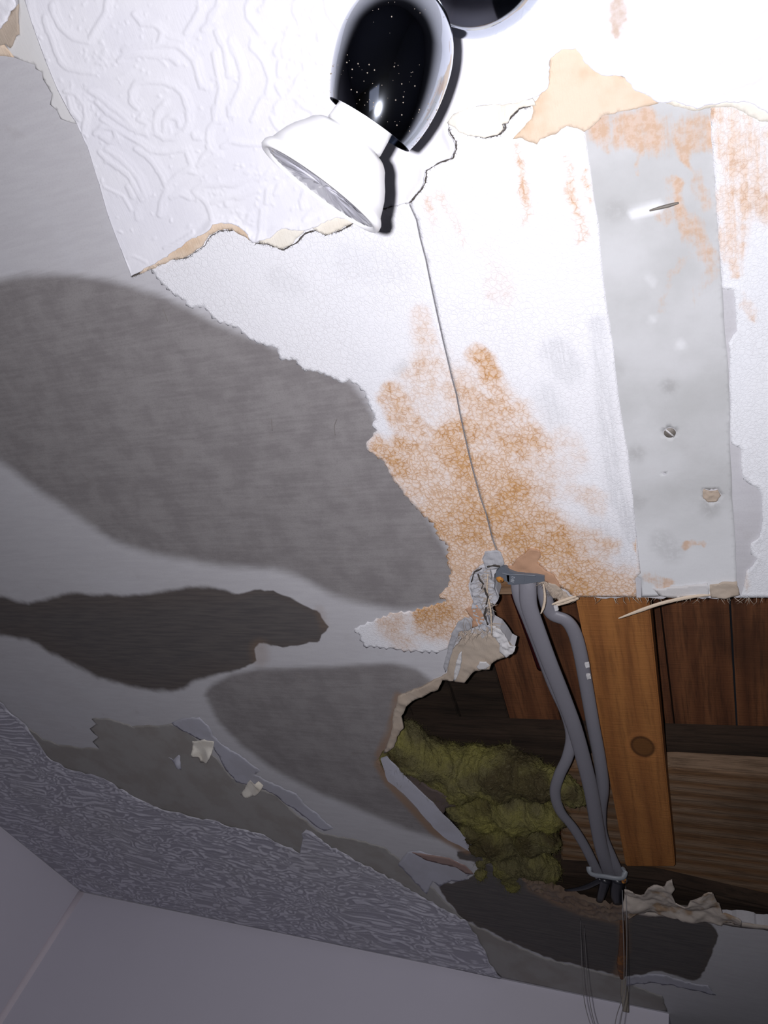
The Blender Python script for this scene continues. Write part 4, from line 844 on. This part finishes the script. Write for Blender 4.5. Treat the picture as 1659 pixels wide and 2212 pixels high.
for (px_, py_, dz_, r_) in [(850, 1622, 20, 14), (872, 1596, 24, 14), (890, 1620, 22, 18), (880, 1655, 20, 14), (920, 1640, 22, 19), (960, 1650, 24, 18), (945, 1690, 18, 16), (985, 1685, 20, 20), (1030, 1665, 24, 20), (1080, 1670, 24, 22), (1130, 1680, 20, 18), (1180, 1695, 14, 13), (1222, 1710, 13, 10), (1250, 1718, 13, 7),
      (1000, 1735, 18, 17), (1050, 1740, 22, 22), (1110, 1745, 16, 20), (1160, 1745, 14, 15), (1190, 1760, 11, 12), (1025, 1790, 12, 11), (1075, 1800, 20, 22), (1140, 1805, 14, 16), (1185, 1815, 10, 11), (1035, 1825, 6, 8), (1100, 1850, 18, 20), (1150, 1855, 12, 15), (1180, 1872, 10, 11), (1042, 1862, 1, 6.5), (1040, 1888, -3, 5.5), (1110, 1885, 12, 13), (1165, 1892, 9, 11), (1080, 1880, 12, 10)]:
    IN.append((px_, py_, H + dz_ / 1000, r_ / 1000 * 1.16))
wool = blob('insulation_batt', IN, MWOOL, 5, 'ragged yellow glass wool bulging in the hole left of the cables')

def wool_fibres(o, n, L):
    R = random.Random(3); vs = o.data.vertices; nv = len(vs); V = []; F = []
    for i in range(n):
        v = vs[R.randrange(nv)]; nn = v.normal; p = v.co.copy() - nn * .0004
        t = nn.cross(Vector((R.uniform(-1, 1), R.uniform(-1, 1), R.uniform(-1, 1)))).normalized()
        a = (t + nn * R.uniform(.1, .9)).normalized(); l = L * R.uniform(.3, 1); b = nn.cross(a).normalized()
        p1 = p + a * l * .5; p2 = p1 + (a * .7 + b * R.uniform(-.8, .8)).normalized() * l * .5
        for q0, q1, r0, r1 in ((p, p1, .00012, .0001), (p1, p2, .0001, .00002)):
            sd = (q1 - q0).normalized().cross(nn).normalized(); up_ = sd.cross((q1 - q0).normalized()); s_ = len(V)
            for q_, rr in ((q0, r0), (q1, r1)):
                for j in range(3): an = 2.094 * j; V.append(tuple(q_ + (sd * math.cos(an) + up_ * math.sin(an)) * rr))
            for j in range(3): F.append((s_ + j, s_ + (j + 1) % 3, s_ + 3 + (j + 1) % 3, s_ + 3 + j))
    me = bpy.data.meshes.new('wool_fibres'); me.from_pydata(V, [], F); me.update()
    f = link('wool_fibres', me, MWOOL, o); f['kind'] = 'stuff'
wool_fibres(wool, 9000, .009)

# ------------------------------------------------------------------ cables
def cable(pts, w, lab, flat=.5):
    n = len(pts)
    P = [W3(a, b, z) for a, b, z in pts]
    o = tube('flat_cable', P, [w] * n if not isinstance(w, list) else w, MCAB, None, flat, None, 16)
    tag(o, lab, 'cable', 'grey flat cables through the hole')
    return o
cable([(1132, 1215, H + .009), (1140, 1245, H + .006), (1140, 1275, H + .002), (1143, 1310, H - .001), (1160, 1360, H - .003), (1186, 1430, H - .004), (1214, 1500, H - .003), (1240, 1570, H - .002), (1260, 1640, H), (1277, 1710, H + .003), (1289, 1780, H + .006), (1300, 1835, H + .008), (1322, 1905, H + .010)], .0062, 'thickest grey flat cable, in front of the other two')
cable([(1170, 1215, H + .011), (1176, 1250, H + .008), (1178, 1290, H + .005), (1192, 1326, H + .004), (1222, 1340, H + .003), (1240, 1365, H + .003), (1253, 1410, H + .003), (1266, 1480, H + .004), (1280, 1560, H + .004), (1295, 1640, H + .005), (1302, 1700, H + .007), (1297, 1750, H + .010), (1300, 1800, H + .012), (1320, 1850, H + .011), (1345, 1905, H + .009)], .0052, 'right-hand grey flat cable lying over the batten edge', .55)
cable([(1112, 1215, H + .010), (1116, 1250, H + .008), (1122, 1290, H + .004), (1142, 1340, H + .005), (1165, 1400, H + .008), (1195, 1480, H + .010), (1222, 1540, H + .010), (1234, 1590, H + .008), (1226, 1635, H + .004), (1208, 1675, H + .002), (1199, 1712, H + .002), (1210, 1752, H + .003), (1238, 1788, H + .006), (1262, 1826, H + .008), (1284, 1870, H + .009), (1300, 1905, H + .009)], .0047, 'left-hand grey cable bowing out beside the insulation', .6)
tag(tube('thin_cable', [W3(1116, 1280, H + .045), W3(1134, 1330, H + .046), W3(1152, 1380, H + .048), W3(1172, 1440, H + .05)], [.005] * 4, MRED, None), 'dark red cable glimpsed in the shade behind the grey cables', 'cable')

# upper clip with lettering and rusty screw
cl = empty('cable_clip', W3(1120, 1250, H)); tag(cl, 'dark grey moulded clip with pale figures and a rusty screw', 'cable clip')
zc = H - .0035
sheet('strap', MCLIP, [(1071, 1236), (1080, 1226), (1092, 1225), (1100, 1233), (1118, 1240), (1150, 1241), (1160, 1242), (1176, 1245), (1176, 1256), (1128, 1262), (1104, 1260), (1092, 1256), (1086, 1252), (1071, 1246)], H - .0030, .006, .002, parent=cl)
sheet('face_plate', MCLIP, [(1094, 1241), (1132, 1241), (1133, 1257), (1130, 1260), (1108, 1264), (1097, 1262)], zc, .003, .002, parent=cl)
sheet('screw_tab', MCLIP, [(1071, 1243), (1072, 1234), (1082, 1228), (1100, 1240), (1100, 1258), (1088, 1250), (1080, 1244)], H - .0035, .004, .002, parent=cl)
sr = lathe('rusty_screw', [(-.0012, 0), (-.0012, .0012), (-.0005, .0024), (.0003, .0028), (.003, .0028)], W3(1080, 1252, H - .003), (0, 0, 1), MRUST, cl, 20); sr['label'] = 'orange rusty screw head'
tcu = bpy.data.curves.new('lettering', 'FONT'); tcu.body = '18+2'; tcu.size = .0034; tcu.extrude = .0001; tcu.align_x = 'CENTER'; tcu.align_y = 'CENTER'
to = bpy.data.objects.new('tmp', tcu); SC.collection.objects.link(to)
dgm = bpy.context.evaluated_depsgraph_get(); mt_ = bpy.data.meshes.new_from_object(to.evaluated_get(dgm)); bpy.data.objects.remove(to)
tp0 = W3(1108, 1252, zc - .0004); ex = (W3(1112, 1241, zc - .0002) - W3(1108, 1260, zc - .0002)).normalized(); ey = ex.cross(Vector((0, 0, 1))).normalized()
left_px = W3(1098, 1251, zc - .0002) - tp0
if ey.dot(left_px) < 0: ey = -ey
mm = Matrix((ex * .8, ey, ex.cross(ey))).transposed().to_4x4(); mm.translation = tp0 - cl.location
mt_.transform(mm); lt = link('lettering', mt_, MINK, cl, False)

# lower clip and black ends
c2 = empty('cable_clip', W3(1312, 1895, H)); tag(c2, 'pale grey U-shaped clip holding the cable ends at the bottom', 'cable clip')
def pw(l): return [W3(a, b, z) for a, b, z in l]
tube('bracket', pw([(1272, 1872, H + .004), (1274, 1884, H), (1284, 1890, H - .002), (1306, 1893, H - .003), (1330, 1897, H - .003), (1345, 1896, H - .001), (1350, 1884, H + .003), (1346, 1876, H + .007)]), [.0026] * 8, MCLIP2, c2, .7, None, 10)
tube('rib', pw([(1084, 1238, zc + .0002), (1098, 1241, zc - .0001), (1116, 1241, zc), (1158, 1244, H - .003)]), [.0006] * 4, MCLIP, cl, .8, None, 8)
sc2 = lathe('rusty_screw', [(-.0012, 0), (-.0012, .0010), (0, .0022), (.003, .0022)], W3(1347, 1905, H - .001), (0, 0, 1), MRUST, c2, 16)
for l_pts, rr, lb_ in [([(1300, 1900, H), (1260, 1918, H - .001), (1215, 1924, H + .001)], [.003, .0028, .0012], 'black tape tail pointing left from the lower clip'),
                      ([(1308, 1900, H), (1300, 1930, H - .001), (1288, 1966, H)], [.005, .004, .002], 'black cable end hanging below the lower clip, left one'),
                      ([(1335, 1900, H + .002), (1332, 1935, H + .001), (1340, 1975, H)], [.006, .006, .003], 'black cable end hanging below the lower clip, right one')]:
    tag(tube('black_cable_end', pw(l_pts), rr, MBLK, None, .6, None, 10), lb_, 'cable end')

# crumpled pale paper on the lower rim
tis = sheet('crumpled_paper', MTIS, jag([(1350, 1905), (1368, 1912), (1384, 1925), (1400, 1908), (1412, 1904), (1432, 1910), (1440, 1898), (1452, 1894), (1458, 1912), (1450, 1920), (1460, 1938), (1480, 1942), (1505, 1925), (1520, 1916), (1538, 1916), (1545, 1932), (1560, 1960), (1600, 1966), (1600, 1980), (1520, 1984), (1450, 1974), (1400, 1962), (1360, 1972), (1345, 1950)], 7, 2, 71), H + .001, .0012, .0016, dz=crumple(.012, 26, 12))
tag(tis, 'crumpled off-white paper scraps lying along the lower rim of the hole', 'paper scrap')

# hanging wires
def hang(pts, lab, r=.00035, mat=MWIRE):
    o = tube('hanging_wire', [D(a, b, d) for a, b, d in pts], [r] * len(pts), mat, None, 1, None, 6)
    tag(o, lab, 'wire')
zd = lambda px, py: (H - CZ) / ray(px, py)[2]
d0 = zd(1256, 1985); d1 = zd(1343, 1925)
hang([(1254, 1985, d0), (1256, 2050, d0 - .035), (1259, 2130, d0 - .07), (1266, 2180, d0 - .09), (1284, 2240, d0 - .11)], 'left wire of the left hanging pair, below the hole')
hang([(1262, 2000, d0), (1266, 2070, d0 - .04), (1270, 2130, d0 - .07), (1278, 2185, d0 - .09), (1294, 2240, d0 - .11)], 'right wire of the left hanging pair, below the hole')
hang([(1344, 1915, d1), (1346, 2000, d1 - .02), (1348, 2090, d1 - .05), (1345, 2150, d1 - .07), (1332, 2195, d1 - .09), (1324, 2240, d1 - .1)], 'left wire of the right hanging pair, below the lower clip')
hang([(1352, 1915, d1), (1354, 2000, d1 - .02), (1353, 2080, d1 - .05), (1352, 2140, d1 - .07), (1343, 2190, d1 - .09), (1336, 2240, d1 - .1)], 'right wire of the right hanging pair, below the lower clip')
st_ = tube('hanging_strip', [D(1344, 1985, zd(1344, 1985) - .004), D(1345, 2040, zd(1344, 2040) - .006), D(1342, 2085, zd(1342, 2085) - .008), D(1344, 2115, zd(1344, 2115) - .010)], [.002, .0035, .0045, .002], MSTRIP, None, .4, None, 8)
tag(st_, 'rust-soaked strand hanging down over the dark damp patch', 'debris strand')
tag(tube('paper_strip', [D(1346, 2112, zd(1344, 2115) - .012), D(1349, 2145, zd(1344, 2145) - .02), D(1352, 2186, zd(1344, 2170) - .035)], [.002, .0042, .003], m_simple('pale_damp_paper', (.36, .32, .27), .8, 0, .5), None, .25, None, 8), 'pale narrow paper strip hanging at the end of the rusty strand', 'paper scrap')

# ------------------------------------------------------------------ spotlight
Pr = D(697, 403, .277); Pn = D(791, 255, .273)
ax = (Pr - Pn).normalized()
sp = empty('ceiling_spotlight', W3(1010, -95, H)); tag(sp, 'chrome spotlight with a white reflector bulb hanging under the ceiling', 'spotlight')
R0 = .0250
Lb = (Pr - Pn).length
bulb = lathe('bulb', [(-.012, .0105), (-.001, .0106), (.0072, .0112), (.0082, .0106), (.0088, .0112), (.0098, .0142), (.0112, .0158), (.0135, .0172), (.0165, .0195), (.0195, .0212), (.0225, .0224), (Lb - .0028, .0233), (Lb - .0018, .0243), (Lb - .0008, R0), (Lb + .0008, R0 + .0002), (Lb + .0016, R0 - .0004), (Lb + .0018, R0 - .0016), (Lb + .0006, R0 - .0024), (Lb - .001, R0 - .0030), (Lb - .006, R0 - .0055)], Pn, ax, MCER, sp, 96)
bulb['label'] = 'white enamelled reflector bulb with small rust specks'
ln_ = lathe('lens', [(Lb - .0006, 0.0), (Lb - .0006, .004), (Lb - .0004, .008), (Lb - .0002, .012), (Lb + .0002, .016), (Lb + .0006, .020), (Lb + .0006, R0 - .0020), (Lb - .0002, R0 - .0018)], Pn, ax, MLENS, None, 96)
V_ = [v.co.copy() for v in ln_.data.vertices]
ln_.parent = bulb
for v in ln_.data.vertices: v.co = v.co - sp.location
# facets on the lens
for v in ln_.data.vertices:
    p = v.co + sp.location - Pn; t = p.dot(ax); rr = (p - ax * t).length
    if rr < R0 - .003:
        v.co += ax * (.0005 * math.sin(p.x * 2200) * math.sin(p.y * 2300 + p.z * 1500))
# chrome egg-shaped shade cut off square to the bulb
ZE = .272
Ce = D(850, 130, ZE); eax = cw((.27, .96, .02)).normalized()
u_ = ZE / FPX; Rm = 127 * u_
prof = []
for i in range(49):
    t = -1 + 2 * i / 48
    a = (math.sin(t * math.pi / 2)); A_ = (232 if a < 0 else 158) * u_
    prof.append((a * A_, Rm * math.sqrt(max(0, 1 - a * a))))
Pc0, Pc1 = D(708, 206, ZE), D(882, 326, ZE)
Pcut = (Pc0 + Pc1) * .5; cutdir = (Pc1 - Pc0).normalized(); vw = (Pcut - Vector(CAMP)).normalized()
cn = cutdir.cross(vw).normalized()
if cn.dot(ax) < 0: cn = -cn
cn = (cn - vw * .10).normalized()
def egg_shell(name, co, no, mat, parent, th=.0009, seg=128, rows=40):
    qq = Vector((0, 0, 1)).rotation_difference(eax).to_matrix()
    def pt(t, a, sh):
        A_ = (232 if t < 0 else 158) * u_ - sh
        return Ce + qq @ Vector(((Rm - sh) * math.sqrt(max(0, 1 - t * t)) * math.cos(a), (Rm - sh) * math.sqrt(max(0, 1 - t * t)) * math.sin(a), t * A_))
    V = []; F = []
    def grid(sh, flip):
        s0 = len(V)
        for j in range(seg):
            a = 2 * math.pi * j / seg; lo, hi = -1.0, 1.0
            for _ in range(40):
                mid = .5 * (lo + hi)
                if (pt(mid, a, sh) - co).dot(no) > 0: lo = mid
                else: hi = mid
            t0, t1 = math.asin(hi), math.pi / 2
            for i in range(rows + 1): V.append(pt(math.sin(t0 + (t1 - t0) * i / rows), a, sh))
        for j in range(seg):
            for i in range(rows):
                p = s0 + j * (rows + 1) + i; q_ = s0 + ((j + 1) % seg) * (rows + 1) + i
                f = (p, q_, q_ + 1, p + 1); F.append(f[::-1] if flip else f)
        return s0
    g0 = grid(0, False); g1 = grid(th, True); r0 = len(V)
    for j in range(seg): V.append(V[g0 + j * (rows + 1)].copy()); V.append(V[g1 + j * (rows + 1)].copy())
    for j in range(seg):
        k = (j + 1) % seg; F.append((r0 + 2 * j, r0 + 2 * j + 1, r0 + 2 * k + 1, r0 + 2 * k))
    me = bpy.data.meshes.new(name); me.from_pydata([tuple(v - parent.location) for v in V], [], F); me.update()
    return link(name, me, mat, parent)
shade = egg_shell('shade', Pcut, cn, MCHROME, sp); shade['label'] = 'polished chrome egg-shaped shade'
bm = bmesh.new(); Rd = random.Random(11)
qe = Vector((0, 0, 1)).rotation_difference(eax).to_matrix(); toc = (Vector(CAMP) - Ce).normalized()
for i in range(330):
    t = Rd.uniform(-.80, .6) if Rd.random() < .35 else Rd.uniform(-.82, -.3); a = Rd.uniform(0, 6.283); A_ = (232 if t < 0 else 158) * u_
    p = Ce + qe @ Vector((Rm * math.sqrt(1 - t * t) * math.cos(a), Rm * math.sqrt(1 - t * t) * math.sin(a), t * A_))
    if (p - Ce).normalized().dot(toc) < .25 or (p - Pcut).dot(cn) > -.0008: continue
    bmesh.ops.create_icosphere(bm, subdivisions=1, radius=Rd.choice([.00008, .00012, .00016, .00026]), matrix=Matrix.Translation(p - sp.location))
me = bpy.data.meshes.new('dust_specks'); bm.to_mesh(me); bm.free(); ds_ = link('dust_specks', me, MDUST, sp); ds_['kind'] = 'stuff'
# base plate and knuckle, mostly out of frame
bc = W3(1024, -128, H - .004)
prof = [(0.0, 0.0), (0.0, .030), (-.0002, .033), (.001, .0345), (.003, .0352), (.008, .0352)]
base = lathe('base_plate', [(-.018, 0), (-.0175, .012), (-.015, .022), (-.010, .030), (-.004, .0342), (-.0015, .0352), (.0, .0356), (.0035, .0358)], bc, (0, 0, 1), MCHROME, sp, 96)
ktop = Ce + eax * 150 * u_
tube('knuckle', [ktop - eax * .004, ktop + eax * .008, (ktop + bc) * .5 + Vector((0, 0, -.004)), bc + Vector((0, 0, -.012))], [.006, .005, .005, .006], MCHROME, sp, 1, None, 16)
